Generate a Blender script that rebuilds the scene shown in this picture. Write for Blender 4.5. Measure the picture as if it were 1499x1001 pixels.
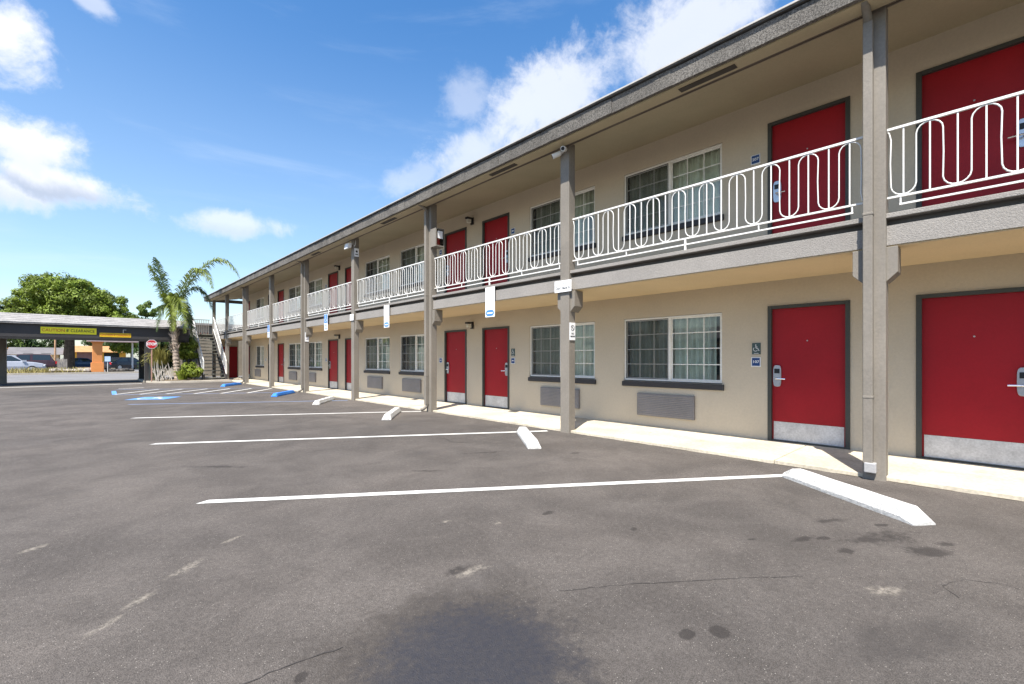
import bpy, bmesh, math, random
from mathutils import Vector, Matrix
R = math.radians
random.seed(7)
for o in list(bpy.data.objects): bpy.data.objects.remove(o)
scn = bpy.context.scene
C = scn.collection
# ------------------------------------------------------------------ camera
# world: facade runs along +Y, the building stands on the +X side, metres
cam = bpy.data.cameras.new('camera'); cam.sensor_width = 36; cam.sensor_fit = 'HORIZONTAL'
cam.lens = 36*666/1499; cam.shift_y = 24.5/1499; cam.clip_start = .05; cam.clip_end = 3000
co = bpy.data.objects.new('camera', cam); C.objects.link(co)
co.location = (0, 0, 1.29); co.rotation_euler = (R(90), 0, -R(43.48)); scn.camera = co
# ------------------------------------------------------------------ light
SUN_DIR = Vector((-.56, -.284, 1)).normalized()          # towards the sun
EL = math.asin(SUN_DIR.z); AZ = math.atan2(SUN_DIR.x, SUN_DIR.y)
sl = bpy.data.lights.new('sun', 'SUN'); sl.energy = 5.0; sl.angle = R(.53); sl.color = (1, .955, .88)
so = bpy.data.objects.new('sun', sl); C.objects.link(so)
so.rotation_euler = (-SUN_DIR).to_track_quat('-Z', 'Y').to_euler(); so.location = (-20, -10, 40)
scn.view_settings.view_transform = 'Standard'; scn.view_settings.look = 'None'
scn.view_settings.exposure = .99; scn.view_settings.gamma = 1
try: scn.view_settings.use_curve_mapping = False
except Exception: pass
W = bpy.data.worlds.new('World'); scn.world = W; W.use_nodes = True

class NT:
    """tiny node-graph helper"""
    def __init__(s, tree): s.t = tree; s.n = tree.nodes; s.l = tree.links
    def new(s, typ, **kw):
        n = s.n.new(typ)
        for k, v in kw.items(): setattr(n, k, v)
        return n
    def put(s, sock, v):
        if isinstance(v, bpy.types.NodeSocket): s.l.new(v, sock)
        elif v is not None:
            if sock.type == 'RGBA' and len(v) == 3: v = (*v, 1)
            sock.default_value = v
    def math(s, op, a, b=None, c=None, clamp=False):
        n = s.new('ShaderNodeMath', operation=op, use_clamp=clamp)
        s.put(n.inputs[0], a); s.put(n.inputs[1], b)
        if c is not None: s.put(n.inputs[2], c)
        return n.outputs[0]
    def vec(s, op, a, b=None):
        n = s.new('ShaderNodeVectorMath', operation=op); s.put(n.inputs[0], a); s.put(n.inputs[1], b)
        return n.outputs['Value'] if op in ('DOT_PRODUCT', 'LENGTH', 'DISTANCE') else n.outputs[0]
    def noise(s, v, scale, detail=4, rough=.55, dist=0):
        n = s.new('ShaderNodeTexNoise'); s.put(n.inputs['Vector'], v); n.inputs['Scale'].default_value = scale
        n.inputs['Detail'].default_value = detail; n.inputs['Roughness'].default_value = rough; n.inputs['Distortion'].default_value = dist
        return n.outputs[0]
    def ramp(s, f, a, b, lo=0., hi=1.):
        n = s.new('ShaderNodeMapRange', interpolation_type='SMOOTHSTEP'); s.put(n.inputs[0], f)
        for i, v in zip((1, 2, 3, 4), (a, b, lo, hi)): n.inputs[i].default_value = v
        return n.outputs[0]
    def mix(s, f, a, b):
        n = s.new('ShaderNodeMix', data_type='RGBA'); s.put(n.inputs[0], f); s.put(n.inputs[6], a); s.put(n.inputs[7], b)
        return n.outputs[2]

def build_world():
    t = NT(W.node_tree); t.n.clear()
    out = t.new('ShaderNodeOutputWorld'); bg = t.new('ShaderNodeBackground'); bg.inputs[1].default_value = .125
    sky = t.new('ShaderNodeTexSky', sky_type='NISHITA'); sky.sun_disc = False
    sky.sun_elevation = EL; sky.sun_rotation = AZ % (2*math.pi); sky.air_density = 1.0; sky.dust_density = .9; sky.ozone_density = 1.6
    hs = t.new('ShaderNodeHueSaturation'); hs.inputs['Saturation'].default_value = 1.30; t.put(hs.inputs['Color'], sky.outputs[0])
    tc = t.new('ShaderNodeTexCoord'); d = tc.outputs['Generated']
    # drifting cumulus: a soft ellipse per cloud bank, broken up by fractal noise
    n1 = t.noise(d, 7.5, 8, .62, .5); n2 = t.noise(d, 30, 5, .65, .2)
    nn = t.math('ADD', t.math('MULTIPLY', t.math('SUBTRACT', n1, .5), 4.2), t.math('MULTIPLY', t.math('SUBTRACT', n2, .5), 1.7))
    acc = None; low = None
    # direction of the bank, half width, half height, tilt, opacity, greyness of the base
    banks = [((-.02, .957, .262), .125, .034, -8, .95, 1.0), ((-.06, .945, .305), .085, .045, 0, .95, .25), ((-.10, .955, .245), .09, .035, 0, .9, .5), ((.195, .949, .243), .10, .026, 2, .62, .6),
             ((.66, .55, .50), .33, .080, 27, .74, .10), ((.75, .36, .555), .21, .095, 18, .74, .08), ((-.075, .90, .425), .062, .060, -35, .95, .1),
             ((.01, .868, .50), .030, .016, -20, .5, .1), ((.53, .69, .49), .06, .06, 30, .35, .1), ((.575, .71, .415), .15, .06, 28, .6, .1), ((.50, .79, .37), .08, .03, 25, .35, .1), ((.78, .42, .49), .22, .09, 25, .6, .1),
             ((-.62, .62, .40), .22, .06, 5, .8, .6), ((-.80, -.45, .32), .22, .06, -5, .8, .5), ((.2, -.90, .35), .22, .06, 8, .8, .5)]
    for dr, a, b, tilt, op, grey in banks:
        c = Vector(dr).normalized(); u = c.cross(Vector((0, 0, 1))).normalized(); v = u.cross(c)
        ct, st = math.cos(R(tilt)), math.sin(R(tilt)); u, v = u*ct+v*st, v*ct-u*st
        w = t.math('MAXIMUM', t.vec('DOT_PRODUCT', d, tuple(c)), .05)
        pu = t.math('DIVIDE', t.vec('DOT_PRODUCT', d, tuple(u)), w); pv = t.math('DIVIDE', t.vec('DOT_PRODUCT', d, tuple(v)), w)
        q = t.math('ADD', t.math('POWER', t.math('ABSOLUTE', t.math('DIVIDE', pu, a)), 2.), t.math('POWER', t.math('ABSOLUTE', t.math('DIVIDE', pv, b)), 2.))
        m = t.math('ADD', t.math('SUBTRACT', 1., t.math('SQRT', q)), t.math('MULTIPLY', nn, .55))
        m = t.math('MULTIPLY', t.ramp(m, -.05, .75), op)
        g = t.math('MULTIPLY', t.ramp(t.math('ADD', t.math('DIVIDE', pv, b), t.math('MULTIPLY', nn, .3)), .35, -.45), grey)
        g = t.math('MULTIPLY', g, m)
        acc = m if acc is None else t.math('MAXIMUM', acc, m); low = g if low is None else t.math('MAXIMUM', low, g)
    mp = t.new('ShaderNodeMapping'); mp.inputs['Scale'].default_value = (1, 1, 5); t.put(mp.inputs[0], d)
    veil = t.math('MULTIPLY', t.ramp(t.noise(mp.outputs[0], 2.2, 7, .6, .4), .5, .82), .22)
    sz_ = t.new('ShaderNodeSeparateXYZ'); t.put(sz_.inputs[0], d)
    haze = t.ramp(sz_.outputs[2], .62, .16, .0, .27)
    col = t.mix(haze, hs.outputs[0], (3.3, 3.75, 4.2))
    col = t.mix(veil, col, (4.3, 4.7, 5.2))
    cl = t.mix(low, (4.45, 4.55, 4.85), (2.35, 2.7, 3.4))
    col = t.mix(acc, col, cl)
    t.put(bg.inputs[0], col); t.l.new(bg.outputs[0], out.inputs[0])
build_world()
scn.render.engine = 'CYCLES'
scn.cycles.max_bounces = 6; scn.cycles.diffuse_bounces = 3; scn.cycles.transparent_max_bounces = 8
GZ = -.025           # asphalt level; the walkway top is at +.02

# ------------------------------------------------------------------ materials
MATS = {}
def M(name, col=None, rough=.6, var=.10, vs=2.5, fine=.06, fs=45., bump=0., bs=180., metal=0., spec=.4, dirt=0.):
    if name in MATS: return MATS[name]
    m = bpy.data.materials.new(name); m.use_nodes = True; MATS[name] = m
    t = NT(m.node_tree); b = t.n['Principled BSDF']
    g = t.new('ShaderNodeNewGeometry'); p = g.outputs['Position']
    a = t.ramp(t.noise(p, vs, 5), .3, .7, 1-var, 1+var)
    if fine: a = t.math('MULTIPLY', a, t.ramp(t.noise(p, fs, 3), .3, .7, 1-fine, 1+fine))
    vm = t.new('ShaderNodeVectorMath', operation='SCALE'); vm.inputs[0].default_value = col[:3]; t.put(vm.inputs['Scale'], a)
    c = vm.outputs[0]
    if dirt:
        k = t.math('MULTIPLY', t.ramp(t.noise(p, vs*2.3, 7, .7), .52, .75), dirt)
        c = t.mix(k, c, tuple(x*.35 for x in col[:3]))
    t.put(b.inputs['Base Color'], c)
    b.inputs['Roughness'].default_value = rough; b.inputs['Metallic'].default_value = metal; b.inputs['Specular IOR Level'].default_value = spec
    if bump:
        bn = t.new('ShaderNodeBump'); bn.inputs['Strength'].default_value = bump; bn.inputs['Distance'].default_value = .01
        t.put(bn.inputs['Height'], t.noise(p, bs, 4, .6)); t.l.new(bn.outputs[0], b.inputs['Normal'])
    return m

WALL = M('wall_paint', (.53, .455, .345), .75, .04, .8, .03, 30, .35, 90, dirt=.07)
CEIL = M('ceiling_paint', (.66, .52, .32), .75, .04, 1, .03, 30, .2, 120)
SOFF = M('soffit_paint', (.44, .37, .24), .75, .05, 1, .03, 30, .2, 120)
TAUPE = M('post_paint', (.198, .176, .147), .6, .08, 1.7, .06, 35, .25, 70, dirt=.18)
STUCCO = M('fascia_stucco', (.255, .236, .214), .85, .07, 1.5, .10, 60, .7, 75)
ROOFEDGE = M('mineral_roof_edge', (.128, .118, .105), .9, .22, 2.2, .55, 60, .9, 90, dirt=.35)
SHINGLE = M('roof_shingle', (.27, .255, .24), .9, .16, 3, .2, 18, .8, 30)
DRIPL = M('drip_edge', (.42, .40, .37), .5, .08)
DARKTRIM = M('door_frame_paint', (.050, .052, .046), .5, .08)
SILL = M('sill_paint', (.035, .033, .036), .55, .1)
RED = M('door_red', (.30, .008, .014), .46, .10, 1.1, .04, 40, .12, 120, spec=.25, dirt=.10)
STEEL = M('brushed_steel', (.56, .56, .57), .42, .12, 4, .10, 50, .15, 60, metal=.5, dirt=.25)
LOCK = M('lock_metal', (.50, .51, .54), .3, .04, metal=.75)
BLACK = M('black_plastic', (.012, .012, .014), .4, .1)
WHITE = M('white_metal_paint', (.70, .69, .66), .45, .04, 3, .02)
VINYL = M('window_vinyl', (.78, .76, .70), .4, .04)
CURTAIN = M('curtain_fabric', (.78, .80, .68), .8, .08, 5)
GREYAC = M('ac_grille', (.20, .188, .185), .5, .08)
CONC = M('walkway_concrete', (.50, .445, .345), .85, .16, 1.1, .12, 30, .45, 110, dirt=.5)
CURBM = M('curb_concrete', (.40, .36, .30), .85, .12, 1.5, .1, 30, .4, 80)
PAINTW = M('stripe_paint', (.62, .61, .57), .7, .10, 5, .16, 70, .6, 140, dirt=.45)
PAINTB = M('blue_line_paint', (.20, .27, .42), .7, .15, 2, .15, 40, .4, 140, dirt=.35)
STOPW = M('wheel_stop_white', (.55, .54, .51), .7, .10, 6, .12, 40, .9, 50, dirt=.6)
STOPB = M('wheel_stop_blue', (.035, .20, .62), .6, .08, 4, .05, 40, .4, 60)
BLUE = M('sign_blue', (.012, .055, .19), .4, .05)
LBLUE = M('sign_light_blue', (.06, .22, .62), .4, .05)
TEAL = M('sign_green_grey', (.05, .085, .085), .5, .05)
SWHITE = M('sign_white', (.80, .80, .80), .4, .03)
SGREY = M('sign_print_grey', (.30, .30, .33), .5, .05)
INK = M('sign_black_ink', (.02, .02, .022), .5, .05)
YEL = M('sign_yellow', (.84, .74, .02), .5, .05)
YEL2 = M('sign_amber', (.66, .42, .01), .5, .08)
REDINK = M('sign_red_ink', (.55, .10, .02), .5, .05)
STOPRED = M('stop_sign_red', (.50, .015, .02), .4, .05)
GALV = M('galvanised', (.45, .44, .43), .45, .1, metal=.3)
CHAR = M('canopy_fascia_paint', (.045, .041, .040), .65, .1, 1.2)
TREAD = M('stair_tread', (.17, .165, .135), .7, .12)
TYRE = M('tyre', (.02, .02, .021), .8, .1)
DGLASS = M('car_glass', (.015, .022, .025), .08, .05, spec=.8)
ORANGE = M('orange_stucco', (.58, .23, .07), .8, .06, 1, .05, 20, .4, 30)
YWALL = M('ochre_wall', (.60, .36, .06), .8, .06)
TILE = M('tile_roof', (.42, .22, .09), .8, .2, 2)
GROOF = M('grey_roof', (.15, .14, .14), .85, .12, 1)
TRUNK = M('palm_trunk_bark', (.30, .24, .19), .9, .3, 6, .3, 25, 1, 30)
BARK = M('pine_bark', (.06, .045, .035), .9, .3, 3, .3, 12, 1, 12)
WOOD = M('weathered_wood', (.27, .24, .21), .85, .2, 4)
DIRT = M('planter_soil', (.22, .17, .11), .95, .25, 2, .2, 15, .8, 20)
TERR = M('dry_ground', (.30, .25, .16), .95, .2, .3, .2, 4)
STREET = M('street_asphalt', (.17, .165, .165), .85, .1, .5, .1, 10)
ROCK = M('rock', (.36, .32, .27), .9, .25, 4)

def leafmat(name, col, var=.35, vs=1.2, trans=.25):
    if name in MATS: return MATS[name]
    m = bpy.data.materials.new(name); m.use_nodes = True; MATS[name] = m
    t = NT(m.node_tree); b = t.n['Principled BSDF']; out = t.n['Material Output']
    g = t.new('ShaderNodeNewGeometry'); p = g.outputs['Position']
    a = t.ramp(t.noise(p, vs, 3), .3, .7, 1-var, 1+var); a = t.math('MULTIPLY', a, t.ramp(t.noise(p, vs*9, 2), .3, .7, .7, 1.3))
    vm = t.new('ShaderNodeVectorMath', operation='SCALE'); vm.inputs[0].default_value = col; t.put(vm.inputs['Scale'], a)
    t.put(b.inputs['Base Color'], vm.outputs[0]); b.inputs['Roughness'].default_value = .55; b.inputs['Specular IOR Level'].default_value = .3
    tr = t.new('ShaderNodeBsdfTranslucent'); t.put(tr.inputs[0], vm.outputs[0]); mx = t.new('ShaderNodeMixShader'); mx.inputs[0].default_value = trans
    t.l.new(b.outputs[0], mx.inputs[1]); t.l.new(tr.outputs[0], mx.inputs[2]); t.l.new(mx.outputs[0], out.inputs[0])
    return m
PINE = leafmat('pine_needles', (.145, .195, .024), .5, .9)
LEAFD = leafmat('dark_leaves', (.045, .085, .022), .4, .5)
LEAFM = leafmat('mid_leaves', (.10, .15, .03), .4, .5)
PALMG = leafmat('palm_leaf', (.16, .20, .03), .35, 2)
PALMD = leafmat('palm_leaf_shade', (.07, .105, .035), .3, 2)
SHRUB = leafmat('shrub_leaf', (.19, .24, .03), .35, 3)
REED = leafmat('reed_leaf', (.36, .33, .10), .3, 3)
DRYG = leafmat('dry_grass', (.30, .26, .10), .3, 2)

def glass_mat():
    m = bpy.data.materials.new('window_glass'); m.use_nodes = True; t = NT(m.node_tree); out = t.n['Material Output']; t.n.remove(t.n['Principled BSDF'])
    gl = t.new('ShaderNodeBsdfGlossy'); gl.inputs['Roughness'].default_value = .015; gl.inputs[0].default_value = (1, 1, 1, 1)
    tr = t.new('ShaderNodeBsdfTransparent'); tr.inputs[0].default_value = (.93, .95, .91, 1)
    fr = t.new('ShaderNodeFresnel'); fr.inputs[0].default_value = 1.55
    g = t.new('ShaderNodeNewGeometry'); bn = t.new('ShaderNodeBump'); bn.inputs['Strength'].default_value = .03; bn.inputs['Distance'].default_value = .02
    t.put(bn.inputs['Height'], t.noise(g.outputs['Position'], 2.5, 1)); t.l.new(bn.outputs[0], gl.inputs['Normal'])
    f = t.math('MULTIPLY', fr.outputs[0], 1.5, clamp=True)
    mx = t.new('ShaderNodeMixShader'); t.put(mx.inputs[0], f); t.l.new(tr.outputs[0], mx.inputs[1]); t.l.new(gl.outputs[0], mx.inputs[2]); t.l.new(mx.outputs[0], out.inputs[0])
    return m
GLASS = glass_mat()
def screen_mat():
    m = bpy.data.materials.new('insect_screen'); m.use_nodes = True; t = NT(m.node_tree); out = t.n['Material Output']; b = t.n['Principled BSDF']
    b.inputs['Base Color'].default_value = (.035, .037, .036, 1); b.inputs['Roughness'].default_value = .7
    tr = t.new('ShaderNodeBsdfTransparent'); mx = t.new('ShaderNodeMixShader'); mx.inputs[0].default_value = .46
    t.l.new(tr.outputs[0], mx.inputs[1]); t.l.new(b.outputs[0], mx.inputs[2]); t.l.new(mx.outputs[0], out.inputs[0])
    return m
SCREEN = screen_mat()

def asphalt_mat():
    m = bpy.data.materials.new('asphalt'); m.use_nodes = True; t = NT(m.node_tree); b = t.n['Principled BSDF']
    g = t.new('ShaderNodeNewGeometry'); p = g.outputs['Position']
    big = t.noise(p, .22, 5, .6, .4); med = t.noise(p, 1.3, 6, .65, .5); fin = t.noise(p, 34, 4, .7); grit = t.noise(p, 210, 2, .6)
    c = t.mix(t.ramp(big, .3, .7), (.082, .073, .066), (.118, .103, .091))
    a = t.math('MULTIPLY', t.ramp(med, .28, .72, .80, 1.16), t.math('MULTIPLY', t.ramp(fin, .25, .75, .84, 1.16), t.ramp(grit, .25, .75, .55, 1.45)))
    vm = t.new('ShaderNodeVectorMath', operation='SCALE'); t.put(vm.inputs[0], c); t.put(vm.inputs['Scale'], a); c = vm.outputs[0]
    # pale stone chips in the aggregate
    vo = t.new('ShaderNodeTexVoronoi'); t.put(vo.inputs['Vector'], p); vo.inputs['Scale'].default_value = 58
    wn = t.math('GREATER_THAN', t.noise(p, 19, 2), .52)
    chip = t.math('MULTIPLY', t.math('LESS_THAN', vo.outputs['Distance'], .13), wn)
    c = t.mix(t.math('MULTIPLY', chip, .8), c, (.36, .33, .29))
    # warm and cool drifts of tone, long tyre sweeps along the driving aisle
    mp = t.new('ShaderNodeMapping'); mp.inputs['Rotation'].default_value = (0, 0, R(33)); mp.inputs['Scale'].default_value = (.22, 1.6, 1); t.put(mp.inputs[0], p)
    sw = t.ramp(t.noise(mp.outputs[0], 1.1, 6, .65, .6), .56, .74, 0, .30)
    c = t.mix(sw, c, (.066, .061, .059))
    mp2 = t.new('ShaderNodeMapping'); mp2.inputs['Rotation'].default_value = (0, 0, R(-52)); mp2.inputs['Scale'].default_value = (.3, 1.2, 1); mp2.inputs['Location'].default_value = (7, 3, 0); t.put(mp2.inputs[0], p)
    c = t.mix(t.ramp(t.noise(mp2.outputs[0], 1.3, 6, .65, .4), .58, .78, 0, .25), c, (.20, .18, .16))
    warp = t.math('MULTIPLY', t.math('SUBTRACT', t.noise(p, 5.5, 6, .65), .5), 1.7)
    warp = t.math('ADD', warp, t.math('MULTIPLY', t.math('SUBTRACT', t.noise(p, 26, 5, .7), .5), 1.5))
    sep = t.new('ShaderNodeSeparateXYZ'); t.put(sep.inputs[0], p)
    def blot(x, y, a, b_, rot, soft, w=1.):
        dx = t.math('SUBTRACT', sep.outputs[0], x); dy = t.math('SUBTRACT', sep.outputs[1], y); cr, sr = math.cos(R(rot)), math.sin(R(rot))
        u = t.math('DIVIDE', t.math('ADD', t.math('MULTIPLY', dx, cr), t.math('MULTIPLY', dy, sr)), a)
        v = t.math('DIVIDE', t.math('SUBTRACT', t.math('MULTIPLY', dy, cr), t.math('MULTIPLY', dx, sr)), b_)
        q = t.math('SQRT', t.math('ADD', t.math('MULTIPLY', u, u), t.math('MULTIPLY', v, v)))
        return t.ramp(t.math('ADD', q, t.math('MULTIPLY', warp, w)), 1., 1.-soft)
    def mx(l):
        r = l[0]
        for q in l[1:]: r = t.math('MAXIMUM', r, q)
        return r
    # old oil: a broad halo with a darker wet-looking core, drips near the wheel stop
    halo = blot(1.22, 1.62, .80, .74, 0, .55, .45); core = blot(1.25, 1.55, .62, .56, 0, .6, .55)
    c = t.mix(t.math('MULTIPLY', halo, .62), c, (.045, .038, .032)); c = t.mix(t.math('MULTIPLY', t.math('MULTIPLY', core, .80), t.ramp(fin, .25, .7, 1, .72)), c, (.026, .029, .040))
    oil = mx([blot(3.80, .68, .10, .05, -30, .4), blot(4.19, .29, .20, .10, -35, .5), blot(4.46, .22, .10, .05, -30, .4), blot(4.15, .62, .24, .07, -35, .7), blot(4.42, .90, .22, .05, -30, .8),
              blot(3.82, .95, .14, .05, -20, .6), blot(2.10, 1.00, .055, .04, 0, .3, .5), blot(2.23, .90, .06, .05, 0, .3, .5), blot(.66, 1.96, .05, .03, 40, .4, .5), blot(3.1, 1.9, .05, .03, 0, .5), blot(5.0, 4.0, .10, .06, -30, .4), blot(2.9, 2.6, .07, .04, 0, .5), blot(4.3, .55, .35, .16, -30, 1., 1.4), blot(3.95, .85, .06, .03, -30, .4), blot(4.6, .6, .08, .03, -30, .4), blot(3.55, 1.2, .05, .02, -30, .4), blot(1.72, 2.28, .12, .06, 0, .6), blot(2.9, 4.6, .3, .05, -40, .9, 1.3), blot(4.1, 4.9, .35, .06, -30, .9, 1.3), blot(1.2, 6.5, .5, .08, -45, 1., 1.2)])
    c = t.mix(t.math('MULTIPLY', oil, .74), c, (.032, .028, .026))
    track = t.math('MULTIPLY', blot(2.8, .28, .55, .17, -28, .5, .3), t.ramp(t.noise(mp2.outputs[0], 9, 3), .35, .65, .45, 1))
    c = t.mix(t.math('MULTIPLY', track, .55), c, (.05, .045, .042))
    pale = mx([blot(.49, 3.49, .15, .05, 40, .9), blot(.24, 3.20, .12, .035, 40, .9), blot(.10, 3.02, .12, .035, 40, .9), blot(-.24, 4.56, .12, .035, 30, .9), blot(.80, 3.81, .10, .03, 30, .9), blot(1.76, 2.22, .13, .07, 0, .9),
               blot(2.15, 3.03, .06, .03, 0, .9), blot(2.43, 2.72, .05, .03, 0, .9), blot(3.30, .42, .16, .06, -30, .9), blot(1.6, .55, .2, .05, 20, .9)])
    pale = t.math('MULTIPLY', pale, t.ramp(fin, .38, .62, .15, 1))
    c = t.mix(t.math('MULTIPLY', pale, .55), c, (.36, .32, .26))
    t.put(b.inputs['Base Color'], c)
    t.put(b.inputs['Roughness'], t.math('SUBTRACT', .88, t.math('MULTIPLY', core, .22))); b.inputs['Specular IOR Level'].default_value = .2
    bn = t.new('ShaderNodeBump'); bn.inputs['Strength'].default_value = .75; bn.inputs['Distance'].default_value = .008
    t.put(bn.inputs['Height'], t.math('ADD', grit, t.math('MULTIPLY', fin, .8))); t.l.new(bn.outputs[0], b.inputs['Normal'])
    return m
ASPH = asphalt_mat()

# ------------------------------------------------------------------ mesh helpers
class MB:
    def __init__(s): s.v = []; s.f = []; s.sm = False
    def quad(s, a, b, c, d): n = len(s.v); s.v += [a, b, c, d]; s.f.append((n, n+1, n+2, n+3)); return s
    def poly(s, pts): n = len(s.v); s.v += list(pts); s.f.append(tuple(range(n, n+len(pts)))); return s
    def box(s, x0, x1, y0, y1, z0, z1):
        n = len(s.v); s.v += [(x, y, z) for z in (z0, z1) for y in (y0, y1) for x in (x0, x1)]
        s.f += [tuple(n+i for i in q) for q in ((0, 2, 3, 1), (4, 5, 7, 6), (0, 1, 5, 4), (2, 6, 7, 3), (0, 4, 6, 2), (1, 3, 7, 5))]; return s
    def prism(s, pts, ext):                     # polygon pts (3d) extruded by vector ext
        n = len(s.v); k = len(pts); e = Vector(ext); s.v += [tuple(p) for p in pts]+[tuple(Vector(p)+e) for p in pts]
        s.f += [tuple(range(n+k-1, n-1, -1)), tuple(range(n+k, n+2*k))]+[(n+i, n+(i+1) % k, n+k+(i+1) % k, n+k+i) for i in range(k)]; return s
    def tube(s, pts, r, k=6, cap=True):
        pts = [Vector(p) for p in pts]; rings = []; prev = None
        for i, p in enumerate(pts):
            tg = (pts[min(i+1, len(pts)-1)]-pts[max(i-1, 0)]).normalized()
            if prev is None: a = tg.cross(Vector((0, 0, 1)) if abs(tg.z) < .9 else Vector((1, 0, 0))).normalized()
            else: a = (prev-tg*prev.dot(tg)).normalized()
            prev = a; b = tg.cross(a); rr = r[i] if isinstance(r, (list, tuple)) else r; n = len(s.v)
            s.v += [tuple(p+(a*math.cos(2*math.pi*j/k)+b*math.sin(2*math.pi*j/k))*rr) for j in range(k)]; rings.append(n)
        for n, m in zip(rings, rings[1:]): s.f += [(n+j, n+(j+1) % k, m+(j+1) % k, m+j) for j in range(k)]
        if cap: s.f += [tuple(rings[0]+j for j in range(k-1, -1, -1)), tuple(rings[-1]+j for j in range(k))]
        return s
    def cyl(s, p, q, r, k=16): return s.tube([p, q], r, k)
    def disc(s, c, u, v, r, k=20): c, u, v = Vector(c), Vector(u), Vector(v); return s.poly([tuple(c+(u*math.cos(2*math.pi*i/k)+v*math.sin(2*math.pi*i/k))*r) for i in range(k)])
    def mesh(s, name, mat, origin=(0, 0, 0), smooth=False):
        me = bpy.data.meshes.new(name); o = Vector(origin); me.from_pydata([tuple(Vector(p)-o) for p in s.v], [], s.f)
        if mat: me.materials.append(mat)
        if smooth: me.polygons.foreach_set('use_smooth', [True]*len(me.polygons))
        me.update(); return me
    def build(s, name, mat, parent=None, bevel=0, smooth=False, origin=None):
        o0 = Vector(origin) if origin else (wloc(parent) if parent else Vector((0, 0, 0)))
        o = bpy.data.objects.new(name, s.mesh(name, mat, o0, smooth)); C.objects.link(o)
        if parent: o.parent = parent; o.location = o0-wloc(parent)
        else: o.location = o0
        if bevel: addbev(o, bevel)
        return o
def addbev(o, w):
    b = o.modifiers.new('bevel', 'BEVEL'); b.width = w; b.segments = 2; b.limit_method = 'ANGLE'; b.angle_limit = R(40)
def wloc(o):
    p = Vector(o.location)
    while o.parent: o = o.parent; p += Vector(o.location)
    return p
def tag(o, label=None, cat=None, group=None, kind=None):
    for k, v in (('label', label), ('category', cat), ('group', group), ('kind', kind)):
        if v: o[k] = v
    return o
def empty(name, loc, label=None, cat=None, group=None):
    o = bpy.data.objects.new(name, None); o.empty_display_size = .2; o.location = loc; C.objects.link(o); return tag(o, label, cat, group)
def copy_tree(o, parent=None, loc=None):
    c = o.copy(); C.objects.link(c); c.parent = parent
    if loc is not None: c.location = loc
    for ch in list(o.children): copy_tree(ch, c)
    return c
FACE_X = Matrix(((0, 0, -1), (-1, 0, 0), (0, 1, 0)))        # lettering that faces the lot (-X)
FACE_Y = Matrix(((1, 0, 0), (0, 0, -1), (0, 1, 0)))         # lettering that faces -Y
def text(body, size, mat, at, rot, parent, name='lettering', stretch=1., bold=0.):
    cu = bpy.data.curves.new(name, 'FONT'); cu.body = body; cu.size = size; cu.align_x = 'CENTER'; cu.align_y = 'CENTER'; cu.extrude = .001; cu.offset = bold; cu.resolution_u = 3
    tmp = bpy.data.objects.new('tmp', cu); C.objects.link(tmp)
    me = bpy.data.meshes.new_from_object(tmp.evaluated_get(bpy.context.evaluated_depsgraph_get())); bpy.data.objects.remove(tmp)
    me.transform(Matrix.Diagonal((stretch, 1, 1, 1))); me.transform(rot.to_4x4()); me.materials.clear(); me.materials.append(mat); me.name = name
    o = bpy.data.objects.new(name, me); C.objects.link(o); o.parent = parent; o.location = Vector(at)-wloc(parent); return o

# ------------------------------------------------------------------ ground
def struct(o): return tag(o, kind='structure')
struct(MB().quad((-900, -700, GZ-.02), (900, -700, GZ-.02), (900, 1500, GZ-.02), (-900, 1500, GZ-.02)).build('terrain', TERR))
lot = struct(MB().quad((-40, -30, GZ), (16, -30, GZ), (16, 37.6, GZ), (-40, 37.6, GZ)).build('asphalt_lot', ASPH))
struct(MB().quad((-160, 37.6, GZ-.004), (160, 37.6, GZ-.004), (160, 54, GZ-.004), (-160, 54, GZ-.004)).build('street', STREET))
struct(MB().quad((4.2, 54, GZ-.004), (13, 54, GZ-.004), (13, 100, GZ-.004), (4.2, 100, GZ-.004)).build('side_street', STREET))
def ribbon(name, p, q, w, mat, z=.004, skew=0.):
    p, q = Vector((*p, GZ+z)), Vector((*q, GZ+z)); d = (q-p).normalized(); n = Vector((-d.y, d.x, 0))*w/2; k = d*skew
    return MB().quad(tuple(p-n-k), tuple(q-n), tuple(q+n), tuple(p+n+k)).build(name, mat, lot)
for p, q in (((.81, 4.98), (5.78, 1.58)), ((.81, 8.89), (6.16, 5.56)), ((.84, 13.07), (6.18, 9.80))): ribbon('parking_stripe', p, q, .105, PAINTW, skew=.03)
ribbon('parking_stripe', (1.0, 17.05), (6.1, 13.95), .10, PAINTB)
ribbon('parking_stripe', (.86, 21.95), (6.1, 18.75), .10, PAINTB); ribbon('parking_stripe', (1.1, 25.6), (6.1, 22.4), .10, PAINTB)
ribbon('parking_stripe', (-4.6, 30.9), (2.35, 30.9), .26, PAINTW)
ribbon('parking_stripe', (.9, 22.05), (.98, 24.6), .14, M('blue_square_paint', (.10, .26, .55), .7, .15, 3, .1, 40, dirt=.2))
ribbon('parking_stripe', (1.2, 26.2), (2.1, 26.5), .12, PAINTW)
for p, q in (((.91, 22.1), (2.42, 24.5)), ((1.58, 21.6), (3.2, 24.0)), ((2.32, 21.15), (4.0, 23.45)), ((3.08, 20.55), (4.74, 22.95)), ((3.83, 20.0), (5.45, 22.4)), ((4.62, 19.6), (6.1, 21.8))):
    ribbon('hatch_stripe', p, q, .10, PAINTW, .008)
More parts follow.
